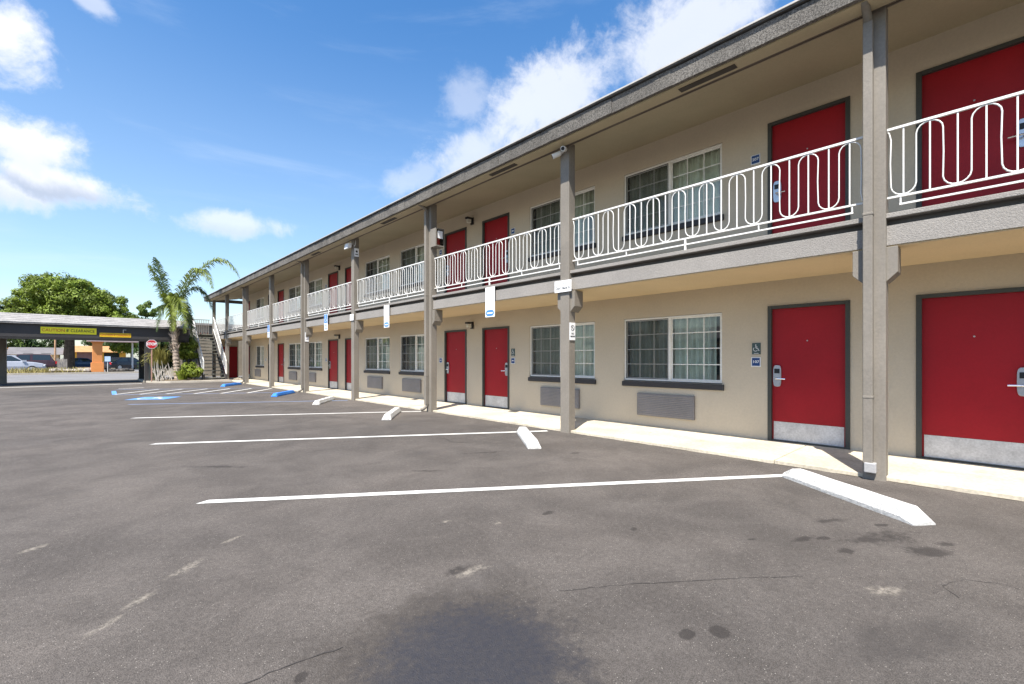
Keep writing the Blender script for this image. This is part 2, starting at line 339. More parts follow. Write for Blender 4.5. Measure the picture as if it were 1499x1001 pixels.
def isa(parent, c, u, v, s, n, mat, name='wheelchair_symbol'):
    """wheelchair figure from simple strokes; u right, v up, n lift"""
    c, u, v, n = (Vector(x) for x in (c, u, v, n)); b = MB()
    P = lambda a, e: c+u*a*s+v*e*s+n
    b.poly([tuple(P(-.05+.075*math.cos(i*.628), .40+.075*math.sin(i*.628))) for i in range(10)])
    def stroke(pts, w=.075):
        for (x0, y0), (x1, y1) in zip(pts, pts[1:]):
            dx, dy = x1-x0, y1-y0; L = math.hypot(dx, dy) or 1; ox, oy = -dy/L*w/2, dx/L*w/2
            b.quad(tuple(P(x0-ox, y0-oy)), tuple(P(x1-ox, y1-oy)), tuple(P(x1+ox, y1+oy)), tuple(P(x0+ox, y0+oy)))
    stroke([(-.04, .30), (-.02, -.02), (.20, -.04), (.30, -.32), (.40, -.29)]); stroke([(-.03, .15), (.17, .15)], .06)
    stroke([(-.08+.26*math.cos(R(a)), -.16+.26*math.sin(R(a))) for a in range(130, 350, 20)], .06)
    return b.build(name, mat, parent)
bs = MB().quad((1.0, 19.0, GZ+.004), (1.95, 18.4, GZ+.004), (2.55, 19.35, GZ+.004), (1.6, 19.95, GZ+.004)).build('blue_square', M('blue_square_paint', (.10, .26, .55), .7, .15, 3, .1, 40, dirt=.2), lot)
isa(lot, (1.78, 19.17, GZ+.004), (.84, -.54, 0), (.54, .84, 0), 1.05, (0, 0, .004), PAINTW)
def crack(pts, w, seed):
    rr = random.Random(seed); b = MB(); L = []
    for (x0, y0), (x1, y1) in zip(pts, pts[1:]):
        k = max(2, int(math.hypot(x1-x0, y1-y0)/.035))
        for i in range(k): L.append((x0+(x1-x0)*i/k+rr.uniform(-.007, .007), y0+(y1-y0)*i/k+rr.uniform(-.007, .007), rr.uniform(.25, 1)*w))
    for a, c in zip(L, L[1:]):
        dx, dy = c[0]-a[0], c[1]-a[1]; l = math.hypot(dx, dy) or 1; ox, oy = -dy/l/2, dx/l/2
        b.quad((a[0]-ox*a[2], a[1]-oy*a[2], GZ+.003), (c[0]-ox*c[2], c[1]-oy*c[2], GZ+.003), (c[0]+ox*c[2], c[1]+oy*c[2], GZ+.003), (a[0]+ox*a[2], a[1]+oy*a[2], GZ+.003))
    b.build('crack', M('crack_fill', (.045, .040, .037), .9), lot)
crack([(.30, 2.12), (.49, 2.08), (.69, 2.07), (.9, 2.02)], .009, 1); crack([(1.96, 1.68), (2.25, 1.5), (2.58, 1.25), (2.89, 1.02), (3.19, .77)], .006, 2); crack([(3.5, .12), (3.62, .2), (3.8, .12), (3.9, -.05), (3.85, -.2)], .006, 5)
crack([(4.4, 5.6), (4.25, 5.9), (4.35, 6.15), (4.3, 6.4)], .02, 3)
# walkway in cast slabs with open joints
walk = struct(MB().box(6.31, 7.9, -9, 36.3, GZ-.1, .004).build('walkway', M('walkway_base', (.30, .26, .2), .9)))
y = -9.0
while y < 36:
    MB().box(6.30, 7.9, y+.006, min(y+2.169, 36.3), GZ-.05, .02+random.uniform(-.0015, .0015)).build('slab', CONC, walk, bevel=.006); y += 2.175

rr0 = random.Random(77); gb = MB(); yy = -3.
while yy < 30:
    L = rr0.uniform(.08, .4); w0 = rr0.uniform(.008, .045); gb.poly([(6.299, yy, GZ+.003), (6.299, yy+L, GZ+.003), (6.299-w0*.5, yy+L*.8, GZ+.003), (6.299-w0, yy+L*.5, GZ+.003), (6.299-w0*.6, yy+L*.2, GZ+.003)]); yy += L*rr0.uniform(.6, 1.6)
tag(gb.build('edge_grit', M('edge_grit', (.10, .085, .065), .95, .3, 8, .3, 60), lot), kind='stuff')
# ------------------------------------------------------------------ the motel
motel = empty('motel_building', (7.8, 15, 0), 'two-storey beige motel block with red doors and white railed balcony', 'building')
WX = 7.8
POST = [.88+4.35*n for n in range(-2, 8)]+[35.0]
P8 = 8.7
doors = []; wins = []            # (y0, y1, lock on the far side?)
for k in range(-1, 4):
    o = P8*k
    doors += [(8.32+o, True if False else False), (10.06+o, True)]
    wins += [3.11+o, 5.71+o]
wins = [w for w in wins if -7 < w < 29]+[29.35]
doors = [d for d in doors if -7.5 < d[0] < 28]+[(32.35, False)]
DW, WW = 1.05, 1.90
doors = sorted(set(doors)); wins = sorted(w for w in wins if w < 29.2)+[29.35]
Y0, Y1 = -9., 34.2
def wallface(z0, z1, ops, x, nx, mat, name):
    b = MB(); yy = Y0
    for (a, c, lo, hi) in sorted(ops)+[(Y1, Y1, z0, z1)]:
        b.quad((x, a, z0), (x, yy, z0), (x, yy, z1), (x, a, z1)); yy = c
        if c > a:
            if lo > z0: b.quad((x, c, z0), (x, a, z0), (x, a, lo), (x, c, lo))
            b.quad((x, c, hi), (x, a, hi), (x, a, z1), (x, c, z1))
            for q in (((x, a, lo), (nx, a, lo), (nx, a, hi), (x, a, hi)), ((x, c, lo), (x, c, hi), (nx, c, hi), (nx, c, lo)), ((x, a, hi), (nx, a, hi), (nx, c, hi), (x, c, hi)), ((x, a, lo), (x, c, lo), (nx, c, lo), (nx, a, lo))): b.quad(*q)
    b.quad((x, Y1, z0), (x, Y1, z1), (15.5, Y1, z1), (15.5, Y1, z0))
    return b.build(name, mat, motel)
FL = (.02, 2.87)
for fl, top in zip(FL, (2.50, 5.40)):
    ops = [(d, d+DW, fl+.0, fl+2.09) for d, _ in doors]+[(w, w+(1.66 if w > 29 else WW), fl+.86-.02, fl+2.05) for w in wins]
    wallface(fl-.02 if fl < 1 else 2.85, top, ops, WX, WX+.16, WALL, 'wall')
MB().box(8.25, 8.3, Y0, Y1-.1, 0, 5.3).build('unlit_room_backing', M('room_dark', (.05, .048, .045), .9), motel)  # stand-in sheet, darkness of the unlit rooms put into its colour
# end bay: recessed room with a door facing the lot end
MB().quad((6.75, 35.3, .0), (7.8, 35.3, .0), (7.8, 35.3, 2.5), (6.75, 35.3, 2.5)).build('wall', WALL, motel)
MB().box(6.9, 7.72, 35.24, 35.29, .02, 2.1).build('door', RED, motel)
# balcony slab
MB().box(6.312, 7.79, Y0, 36.2, 2.512, 2.722).build('balcony_slab', STUCCO, motel)
MB().box(6.40, 7.79, Y0, 36.2, 2.7225, 2.7965).build('slab_shade_groove', M('groove_shade', (.12, .11, .10), .8), motel)  # recess and darker colour added to deepen the shadow under the lip
MB().box(6.278, 7.79, Y0, 36.2, 2.797, 2.85).build('balcony_lip', STUCCO, motel, bevel=.006)
MB().box(6.335, 7.795, Y0, 36.15, 2.498, 2.511).build('ceiling', CEIL, motel)
# roof: soffit, mineral-faced fascia in lengths, drip edge, sloping deck
def sz(x): return 5.36-.16*(7.8-x)
MB().quad((5.93, Y0, sz(5.93)), (5.93, 35.6, sz(5.93)), (7.8, 35.6, sz(7.8)), (7.8, Y0, sz(7.8))).build('soffit', SOFF, motel)
roof = MB()
roof.prism([(5.93, Y0, 5.075), (5.93, Y0, 5.32), (12, Y0, 6.4), (18, Y0, 5.32), (18, Y0, 5.1), (7.9, Y0, 5.40)], (0, 35.62-Y0, 0))
roof = roof.build('roof', M('roof_felt', (.16, .15, .14), .9), motel)
y = Y0; i = 0
for L in (3.1, 4.0, 2.55, 3.35, 2.6, 3.0, 3.65, 2.9, 3.3, 3.1, 2.7, 3.5, 3.0, 3.3, 2.9):
    e = min(y+L, 35.65); dx = random.uniform(-.006, .006); n = 14; b = MB()
    top = [5.275+random.uniform(-.007, .007) for _ in range(n+1)]; bot = [5.055+random.uniform(-.004, .004) for _ in range(n+1)]
    ys = [y+.003+(e-y-.006)*j/n for j in range(n+1)]; xo = [5.90+dx+random.uniform(-.004, .004) for _ in range(n+1)]
    for j in range(n):
        b.quad((xo[j], ys[j+1], bot[j+1]), (xo[j], ys[j], bot[j]), (xo[j]-.012, ys[j], top[j]), (xo[j]-.012, ys[j+1], top[j+1]))
        b.quad((5.96, ys[j], top[j]), (5.96, ys[j+1], top[j+1]), (xo[j]-.012, ys[j+1], top[j+1]), (xo[j]-.012, ys[j], top[j]))
        b.quad((5.96, ys[j+1], bot[j+1]), (5.96, ys[j], bot[j]), (xo[j], ys[j], bot[j]), (xo[j], ys[j+1], bot[j+1]))
    for j in (0, n): b.quad((xo[j if j == 0 else n-1], ys[j], bot[j]), (5.96, ys[j], bot[j]), (5.96, ys[j], top[j]), (xo[j if j == 0 else n-1]-.012, ys[j], top[j]))
    b.build('roof_edge', ROOFEDGE, motel); y = e; i += 1
    if y >= 35.6: break
MB().box(5.862, 5.99, Y0, 35.70, 5.292, 5.306).build('drip_edge', M('drip_shade', (.10, .098, .095), .5), motel)  # dark strip, shadow line below the light drip edge put into its colour
MB().box(5.845, 5.98, Y0, 35.72, 5.310, 5.332).build('drip_edge', DRIPL, motel)
MB().box(5.90, 14, 35.625, 35.68, 5.06, 5.28).build('roof_edge', ROOFEDGE, motel)
MB().box(5.97, 6.19, Y0, 35.6, 5.040, 5.062).build('soffit_board', SOFF, motel)
b = MB()
for x, z, r in ((6.225, 5.075, .013), (6.275, 5.083, .011)): b.tube([(x+random.uniform(-.006, .006), Y0+j*1.1, z-.012+random.uniform(-.008, .004)) for j in range(40)], r, 6)
b.build('conduit', M('conduit_paint', (.16, .13, .10), .6), motel, smooth=True)
for yv in (-2.6, 2.25, 6.3, 10.9, 16.2): MB().box(6.03, 6.13, yv, yv+.75, 5.030, 5.039).build('soffit_vent', M('vent_dark', (.06, .05, .04), .7), motel)
# posts, brackets, downspouts
posts = []
for i, py in enumerate(POST):
    zb = GZ-.01 if py < 34 else GZ
    p = MB().box(6.25, 6.42, py-.10, py+.10, zb, sz(6.3)-.008).build('post', TAUPE, motel, bevel=.007); posts.append(p)
    for s in (-1, 1):
        a = py+s*.095; e = py+s*.195
        MB().prism([(6.285, a, 2.115), (6.285, e, 2.215), (6.285, e, 2.49), (6.285, a, 2.49)], (.24, 0, 0)).build('bracket', TAUPE, p, bevel=.004)
    if i % 2 == 0 and py < 34:
        x0 = 6.205; yy = py+.045
        b = MB(); b.box(6.165, 6.247, yy-.045, yy+.040, .16, 4.93); 
        for zz in (.86, 2.84): b.box(6.161, 6.2475, yy-.049, yy+.044, zz, zz+.03)
        d = b.build('downspout', TAUPE, p, bevel=.006)
        MB().tube([(6.205, yy, 4.92), (6.19, yy, 4.99), (6.05, yy, 5.05), (5.98, yy, 5.07)], .04, 8).build('downspout_elbow', TAUPE, p, smooth=True)
        if py < 2: MB().box(6.158, 6.235, py-.03, py+.075, .06, .17).build('downspout_boot', GALV, p, bevel=.01)
        else: MB().tube([(6.205, yy, .18), (6.20, yy, .10), (6.13, yy+.03, .05), (6.08, yy+.05, .03)], .042, 8).build('downspout_shoe', TAUPE, p, smooth=True)
# doors
def make_door(lock_far):
    b = MB().box(.035, .085, .055, DW-.055, .02, 2.04); d = b.build('door', RED, None); d.parent = motel
    def part(bb, name, mat, bev=0):
        o = bb.build(name, mat, None); o.parent = d; 
        if bev: addbev(o, bev)
        return o
    f = MB().box(-.018, .11, .0, .055, 0, 2.09).box(-.018, .11, DW-.055, DW, 0, 2.09).box(-.018, .11, .055, DW-.055, 2.04, 2.09); part(f, 'frame', DARKTRIM, .004)
    part(MB().box(-.01, .11, .055, DW-.055, 0, .022), 'threshold', DARKTRIM)
    part(MB().box(.030, .034, .075, DW-.075, .022, .30), 'kick_plate', STEEL)
    s = 1 if lock_far else -1; yc = DW/2+s*(DW/2-.125)
    pts = []
    for a in range(0, 360, 15):
        ca, sa = math.cos(R(a)), math.sin(R(a)); pts.append((.034, yc+.057*math.copysign(abs(ca)**.5, ca), 1.005+.165*math.copysign(abs(sa)**.5, sa)))
    part(MB().prism(pts, (-.022, 0, 0)), 'lock_plate', LOCK, .004)
    part(MB().box(.004, .012, yc-.036, yc+.036, 1.045, 1.115), 'card_reader', BLACK, .003)
    part(MB().tube([(.012, yc, .965), (-.045, yc, .965), (-.052, yc-s*.02, .965), (-.05, yc-s*.13, .962)], .011, 8), 'handle', M('lever_chrome', (.8, .8, .82), .2, .02, metal=.9))
    part(MB().cyl((.035, DW/2, 1.54), (.028, DW/2, 1.54), .010, 12), 'peephole', GALV)
    return d
dproto = {False: make_door(False), True: make_door(True)}; used = set()
for fl in FL:
    for yd, far in doors:
        loc = Vector((WX+.0, yd, fl))-motel.location
        if far not in used: used.add(far); dproto[far].location = loc
        else: copy_tree(dproto[far], motel, loc)
# windows
def make_window(w):
    H = 1.19; z0 = .0
    fr = MB().box(-.008, .07, 0, w, 0, .032).box(-.008, .07, 0, w, H-.032, H).box(-.008, .07, 0, .032, .032, H-.032).box(-.008, .07, w-.032, w, .032, H-.032).box(-.004, .06, w/2-.024, w/2+.024, .032, H-.032)
    wn = fr.build('window', VINYL, None, bevel=.003); wn.parent = motel
    def part(bb, name, mat, smooth=False):
        o = bb.build(name, mat, None, smooth=smooth); o.parent = wn; return o
    lo, hi = .032, H-.032
    for s, x in ((0, .034), (1, .022)):
        a, c = (.032, w/2-.024) if s == 0 else (w/2+.024, w-.032)
        # sash rim
        part(MB().box(x-.012, x+.012, a, c, lo, lo+.022).box(x-.012, x+.012, a, c, hi-.022, hi).box(x-.012, x+.012, a, a+.022, lo+.022, hi-.022).box(x-.012, x+.012, c-.022, c, lo+.022, hi-.022), 'sash', VINYL)
        part(MB().quad((x, c, lo), (x, a, lo), (x, a, hi), (x, c, hi)), 'glass_pane', GLASS)
        for k in (1, 2): part(MB().box(x-.007, x-.0005, a+(c-a)*k/3-.008, a+(c-a)*k/3+.008, lo+.022, hi-.022), 'muntin', VINYL)
        for k in (1, 2, 3): part(MB().box(x-.0065, x-.0006, a+.022, c-.022, lo+(hi-lo)*k/4-.008, lo+(hi-lo)*k/4+.008), 'muntin', VINYL)
    part(MB().quad((.010, w-.032, lo), (.010, w/2+.024, lo), (.010, w/2+.024, hi), (.010, w-.032, hi)), 'insect_screen', SCREEN)
    part(MB().box(.004, .014, w-.046, w-.030, lo, hi).box(.004, .014, w/2+.024, w/2+.036, lo, hi).box(.004, .014, w/2+.036, w-.046, lo, lo+.014).box(.004, .014, w/2+.036, w-.046, hi-.014, hi), 'screen_frame', M('screen_frame', (.10, .10, .10), .5))
    cb = MB(); n = 150; rr = random.Random(3); ph = 0; pr = []
    for i in range(n+1):
        ph += rr.uniform(.40, .95); yy = .02+(w-.04)*i/n; pr.append((.135+.034*math.sin(ph)+.014*math.sin(ph*.37), yy))
    for (xa, ya), (xb, yb) in zip(pr, pr[1:]): cb.quad((xb, yb, .01), (xa, ya, .01), (xa*.98, ya, H), (xb*.98, yb, H))
    part(cb, 'curtain', CURTAIN, True)
    part(MB().prism([(.05, -.035, -.002), (-.075, -.035, -.028), (-.075, -.035, -.11), (-.002, -.035, -.125), (-.002, -.035, -.004)], (0, w+.05, 0)), 'sill', SILL)
    return wn
wp = make_window(WW); wl = make_window(1.66); uw = set()
for fl in FL:
    for yw in wins:
        pr = wl if yw > 29 else wp
        loc = Vector((WX+.03, yw, fl+.855))-motel.location
        if pr not in uw: uw.add(pr); pr.location = loc
        else:
            cw = copy_tree(pr, motel, loc); k = int(yw*10+fl) % 4            # guests leave the curtains differently
            cur = [c for c in cw.children if c.name.startswith('curtain')][0]; ww = 1.66 if yw > 29 else WW
            if k == 1: cur.scale = (1, -1, 1); cur.location = (0, ww, 0)
            elif k == 2: cur.scale = (1, .84, 1)
            elif k == 3: cur.scale = (1.1, -.92, 1); cur.location = (0, ww, 0)
# balcony railing
RX = 6.36
def make_railing(y0, y1):
    L = y1-y0; b = MB().box(RX-.014, RX+.014, y0, y1, 3.755, 3.780).box(RX-.012, RX+.012, y0, y1, 3.020, 3.040)
    b.box(RX-.009, RX+.009, y0+.10, y1-.10, 2.935, 2.953)
    n = max(3, int(round((L-.06)/.2075))); sp = (L-.06)/n
    for k in range(0, int(L/.85)+1):
        yy = y0+.11+k*(L-.22)/max(1, int(L/.85)); b.box(RX-.007, RX+.007, yy-.007, yy+.007, 2.953, 3.020)
    b.box(RX-.012, RX+.012, y0+L/2-.013, y0+L/2+.013, 2.85, 3.020)
    r = b.build('railing', WHITE, motel)
    path = []; rad = sp/2; lo, hi = 3.04+rad+.004, 3.755-rad-.004
    for k in range(n+1):
        yy = y0+.03+k*sp; up = k % 2 == 0
        path += [(RX, yy, lo), (RX, yy+(.006 if k % 3 else -.004), (lo+hi)/2), (RX, yy, hi)] if up else [(RX, yy, hi), (RX, yy, (lo+hi)/2), (RX, yy, lo)]
        if k < n:
            cz = hi if up else lo; sg = 1 if up else -1
            path += [(RX, yy+rad-rad*math.cos(R(a)), cz+sg*rad*math.sin(R(a))) for a in range(22, 180, 22)]
    path = [(RX, y0+.002, 3.05), (RX, y0+.018, 3.07)]+path+[(RX, y1-.014, 3.07 if n % 2 else 3.73), (RX, y1-.002, 3.05 if n % 2 else 3.745)]
    MB().tube(path, .0076, 6).build('scroll_bar', WHITE, r, smooth=True)
    me = MB().box(-.006, .006, -.0066, .0066, 3.040, 3.755).mesh('baluster', WHITE)
    for k in range(n):
        o = bpy.data.objects.new('baluster', me); C.objects.link(o); o.parent = r; o.location = Vector((RX, y0+.03+(k+.5)*sp+random.uniform(-.006, .006), 0))-wloc(r)
    return r
rp = None
for a, c in zip(POST, POST[1:]):
    if rp is None or abs((c-a)-4.35) > .01: r = make_railing(a+.10, c-.10); rp = rp or r; ra = a if rp is r else ra
    else: copy_tree(rp, motel, (rp.location[0], a-ra+rp.location[1], rp.location[2]))

# ------------------------------------------------------------------ things on the building
def ordinal(y): return y
def where(y, fl):
    return 'ground-floor' if fl < 1 else 'upper-floor'
# air conditioners below the ground-floor windows
acw = {0: 'between the window and concrete walkway beside door 107'}
AC = [(3.57, 'grey air conditioner grille under the ground-floor window beside door 107'), (6.10, 'grey air conditioner grille half hidden behind the post with the back-in notice'), (12.37, 'grey air conditioner grille under the window beside the post with the cabinet'),
      (14.9, 'grey air conditioner grille under the window beside the post with the floodlight'), (21.2, 'grey air conditioner grille under window near the shaded door past the floodlight post'), (23.72, 'grey air conditioner grille behind the post bearing a square white notice'), (30.0, 'grey air conditioner grille under the small last window near the stairs')]
for ya, lab in AC:
    t = empty('air_conditioner', (WX, ya+.58, .2), lab, 'air conditioner', 'air conditioners along the ground floor')
    MB().box(WX-.05, WX+.02, ya, ya+1.12, .215, .635).build('housing', GREYAC, t, bevel=.008)
    b = MB()
    for k in range(12): z = .24+k*.032; b.prism([(WX-.051, ya+.02, z), (WX-.0545, ya+.02, z+.006), (WX-.0545, ya+.02, z+.018), (WX-.051, ya+.02, z+.024)], (0, 1.08, 0))
    b.build('louvres', GREYAC, t)
# room numbers and accessibility plates beside the doors
def plate(name, y0, y1, z0, z1, mat, label, cat, group=None, x=WX-.012, rim=None):
    t = MB().box(x, x+.0115, y0, y1, z0, z1).build(name, rim or mat, None, bevel=.002, origin=(x, (y0+y1)/2, z0)); tag(t, label, cat, group)
    if rim: MB().box(x-.002, x-.0005, y0+.012, y1-.012, z0+.012, z1-.012).build('plate_face', mat, t)
    return t
def number(y, z, txt, label):
    t = plate('room_number_sign', y-.07, y+.07, z, z+.15, BLUE, label, 'sign', 'room number signs', rim=SWHITE)
    if txt: text(txt, .06, SWHITE, (WX-.0155, y, z+.075), FACE_X, t, 'room_number', 1.1, .001)
    else: MB().box(WX-.0165, WX-.0145, y-.03, y+.03, z+.065, z+.09).build('number_print', SWHITE, t)
number(2.58, 1.165, '107', 'blue room number 107 plate beside the ground-floor red door')
number(2.585, 4.385, '207', 'blue room number 207 plate beside the upper-floor red door')
for y, f, lab in ((8.18, .02, 'blue number plate under an accessibility plate by the door past the back-in notice'), (11.30, .02, 'blue number plate by the ground-floor door beside the post with the cabinet'), (20.02, .02, 'blue number plate by the ground-floor door past the floodlight post'), (25.72, .02, 'blue number plate by the ground-floor door past the square white notice'), (28.95, .02, 'blue number plate between a ground-floor door and the small last window'),
                  (8.18, 2.87, 'blue number plate by the upper door past the camera post'), (11.30, 2.87, 'blue number plate on the balcony wall beside the cabinet'), (20.02, 2.87, 'blue number plate by the balcony door past the floodlight'), (25.72, 2.87, 'blue number plate by the far balcony door before the stairs')):
    number(y, f+1.145 if f < 1 else f+1.515, None, lab)
for y, lab in ((2.575, 'grey-green wheelchair plate above room number 107'), (8.18, 'grey-green wheelchair plate by the door past the back-in notice')):
    t = plate('accessibility_sign', y-.063, y+.063, 1.36, 1.54, TEAL, lab, 'sign', 'wheelchair plates')
    isa(t, (WX-.012, y, 1.46), (0, -1, 0), (0, 0, 1), .12, (-.002, 0, 0), SWHITE)
    MB().box(WX-.0135, WX-.0122, y-.035, y+.035, 1.372, 1.378).build('print_line', SWHITE, t)
# wall lamps between the paired doors
for y, f, lab in ((9.80, .02, 'dark wall lamp between the paired ground-floor doors past the back-in notice'), (18.62, .02, 'dark wall lamp above the paired ground-floor doors past the floodlight post'), (9.80, 2.87, 'dark wall lamp between the paired balcony doors past the cameras'), (18.62, 2.87, 'dark wall lamp above the paired balcony doors past the floodlight')):
    t = empty('wall_lamp', (WX, y, f+2.1), lab, 'lamp', 'wall lamps'); z = f+2.12
    MB().box(WX-.03, WX, y-.06, y+.06, z-.03, z+.16).build('back_plate', BLACK, t, bevel=.005)
    MB().box(WX-.22, WX-.03, y-.055, y+.055, z+.10, z+.15).build('hood', BLACK, t, bevel=.008)
    MB().box(WX-.19, WX-.07, y-.04, y+.04, z+.0, z+.10).build('lens', M('lamp_lens', (.6, .58, .5), .4), t, bevel=.01)
# notices on the posts
p1, p2, p3, p4, p5 = POST[3], POST[4], POST[5], POST[6], POST[7]
t = plate('notice_board', p1-.175, p1+.205, 2.475, 2.68, SWHITE, "white notice on post reading Please Don't Back In", 'sign', x=6.215)
text('PLEASE', .05, SGREY, (6.2135, p1+.015, 2.625), FACE_X, t, 'lettering', 1., .0005); text("Don't Back In", .075, INK, (6.2135, p1+.015, 2.545), FACE_X, t, 'lettering', .82, .001)
t = MB().box(6.262, 6.408, p1-.114, p1-.1025, 1.62, 1.93).build('no_smoking_sign', SWHITE, None, origin=(6.335, p1-.108, 1.62)); tag(t, 'small white no-smoking sign on the side of the back-in notice post', 'sign')
b = MB(); cx, cz, q = 6.335, 1.835, p1-.1155
for i in range(20):
    a0, a1 = i*math.pi/10, (i+1)*math.pi/10
    b.quad(*[(cx+r*math.cos(a), q, cz+r*math.sin(a)) for r, a in ((.05, a0), (.05, a1), (.04, a1), (.04, a0))])
b.quad((cx-.037, q-.0005, cz+.027), (cx-.028, q-.0005, cz+.037), (cx+.037, q-.0005, cz-.027), (cx+.028, q-.0005, cz-.037)); b.build('prohibition_ring', INK, t)
text('NO', .045, INK, (cx, q, 1.735), FACE_Y, t); text('SMOKING', .034, INK, (cx, q, 1.685), FACE_Y, t, 'lettering', .85, .0006)
t = plate('notice_board', p3-.12, p3+.13, 2.50, 2.70, SWHITE, 'small blank white notice on the post with the floodlight, at slab height', 'sign', x=6.222)
t = MB().box(6.262, 6.408, p4-.114, p4-.1025, 1.95, 2.30).build('notice_board', SWHITE, None, origin=(6.335, p4-.108, 1.95)); tag(t, 'square white notice with a grey emblem on a ground-floor post', 'sign')
MB().disc((6.335, p4-.1155, 2.17), (1, 0, 0), (0, 0, 1), .045).build('emblem', SGREY, t); MB().box(6.30, 6.37, p4-.1165, p4-.115, 2.02, 2.05).build('print_line', SGREY, t)
t = MB().box(6.262, 6.408, p3-.114, p3-.1025, 4.52, 4.78).build('notice_board', SWHITE, None, origin=(6.335, p3-.108, 4.52)); tag(t, 'white notice with dark emblem high on the floodlight post', 'sign')
MB().disc((6.335, p3-.1155, 4.68), (1, 0, 0), (0, 0, 1), .035).build('emblem', INK, t); MB().box(6.29, 6.38, p3-.1165, p3-.115, 4.57, 4.60).build('print_line', INK, t)
# parking notices hung on the slab edge
for y, lab in ((7.28, 'tall white parking notice with blue emblem hung beside the cabinet post bay'), (11.75, 'tall white parking notice with blue emblem hung beside the floodlight post bay')):
    t = MB().box(6.262, 6.270, y-.15, y+.15, 2.17, 2.80).build('parking_sign', SWHITE, None, bevel=.002, origin=(6.266, y, 2.17)); tag(t, lab, 'sign', 'parking notices on the slab edge')
    pts = [(6.2605, y+.13*math.copysign(abs(math.cos(R(a)))**.5, math.cos(R(a))), 2.255+.065*math.sin(R(a))) for a in range(0, 360, 15)]
    MB().poly(pts).build('emblem', LBLUE, t); MB().box(6.2585, 6.2602, y-.09, y+.09, 2.238, 2.268).build('emblem_bar', SWHITE, t)
    for z, w in ((2.70, .09), (2.64, .07), (2.50, .02), (2.45, .05)): MB().box(6.2605, 6.2618, y-w, y+w, z, z+.018).build('print_line', M('faint_print', (.55, .55, .62), .5), t)
for y, z, lab in ((16.05, 2.28, 'blue and white accessible parking sign hung on the slab between two posts'), (22.75, 2.26, 'blue and white accessible parking sign on the face of a post')):
    t = MB().box(6.232, 6.240, y-.15, y+.15, z, z+.58).build('accessible_parking_sign', SWHITE, None, bevel=.002, origin=(6.236, y, z)); tag(t, lab, 'sign', 'accessible parking signs')
    MB().box(6.2305, 6.2318, y-.135, y+.135, z+.26, z+.565).build('blue_panel', LBLUE, t); isa(t, (6.2305, y, z+.41), (0, -1, 0), (0, 0, 1), .24, (-.001, 0, 0), SWHITE)
    for k in range(3): MB().box(6.2305, 6.2318, y-.11, y+.11, z+.05+k*.06, z+.075+k*.06).build('print_line', LBLUE, t)
# cameras, floodlight, extinguisher cabinet
for dy, dz, s, lab in ((.06, 0, 1, 'white bullet camera aimed along the facade on the camera post'), (-.05, .03, -1, 'white bullet camera aimed at the lot on the camera post')):
    t = empty('security_camera', (6.24, p1+dy, 4.94+dz), lab, 'camera', 'cameras on the post'); a = Vector((6.20, p1+dy, 4.95+dz)); d = Vector((-.45, .55, -.28)) if s > 0 else Vector((-.75, -.35, -.25))
    MB().cyl((6.25, p1+dy*.6, 4.98+dz), tuple(a), .022, 10).build('bracket', WHITE, t, smooth=False); q = a+d.normalized()*.15
    MB().tube([tuple(a-d.normalized()*.02), tuple(a), tuple(q)], [.03, .042, .045], 14).build('body', WHITE, t, smooth=False)
    MB().cyl(tuple(q), tuple(q+d.normalized()*.004), .032, 14).build('lens', BLACK, t)
t = empty('floodlight', (6.2, p3+.05, 4.82), 'grey twin-armed floodlight at the top of a balcony post', 'light')
MB().cyl((6.25, p3, 4.93), (6.17, p3+.03, 4.90), .03, 10).build('arm', GALV, t)
MB().prism([(6.05, p3-.06, 4.74), (6.20, p3-.06, 4.80), (6.19, p3-.06, 4.94), (6.08, p3-.06, 4.92)], (0, .24, 0)).build('housing', SWHITE, t, bevel=.01)
MB().quad((6.045, p3-.04, 4.75), (6.045, p3+.16, 4.75), (6.073, p3+.16, 4.91), (6.073, p3-.04, 4.91)).build('lens', M('flood_lens', (.7, .7, .68), .2), t)
MB().tube([(6.30, p3-.11, 5.02), (6.28, p3-.16, 4.95), (6.27, p3-.14, 4.86), (6.26, p3-.105, 4.84)], .008, 6).build('cable', SWHITE, t)
t = empty('extinguisher_cabinet', (6.33, p2-.2, 4.0), 'grey fire extinguisher cabinet fixed to the balcony side of a post', 'cabinet')
MB().box(6.225, 6.255, p2-.34, p2-.1, 4.02, 4.46).box(6.455, 6.47, p2-.34, p2-.1, 4.02, 4.46).box(6.255, 6.455, p2-.34, p2-.1, 4.02, 4.05).box(6.255, 6.455, p2-.34, p2-.1, 4.43, 4.46).box(6.255, 6.455, p2-.115, p2-.1015, 4.05, 4.43).build('case', TAUPE, t)
MB().tube([(6.355, p2-.22, 4.06), (6.355, p2-.22, 4.30), (6.355, p2-.22, 4.35)], [.06, .06, .02], 12).build('extinguisher', M('extinguisher_red', (.55, .03, .02), .35), t)
MB().box(6.285, 6.425, p2-.338, p2-.334, 4.22, 4.40).build('label_card', SWHITE, t); MB().quad((6.255, p2-.332, 4.05), (6.455, p2-.332, 4.05), (6.455, p2-.332, 4.43), (6.255, p2-.332, 4.43)).build('front_pane', GLASS, t)

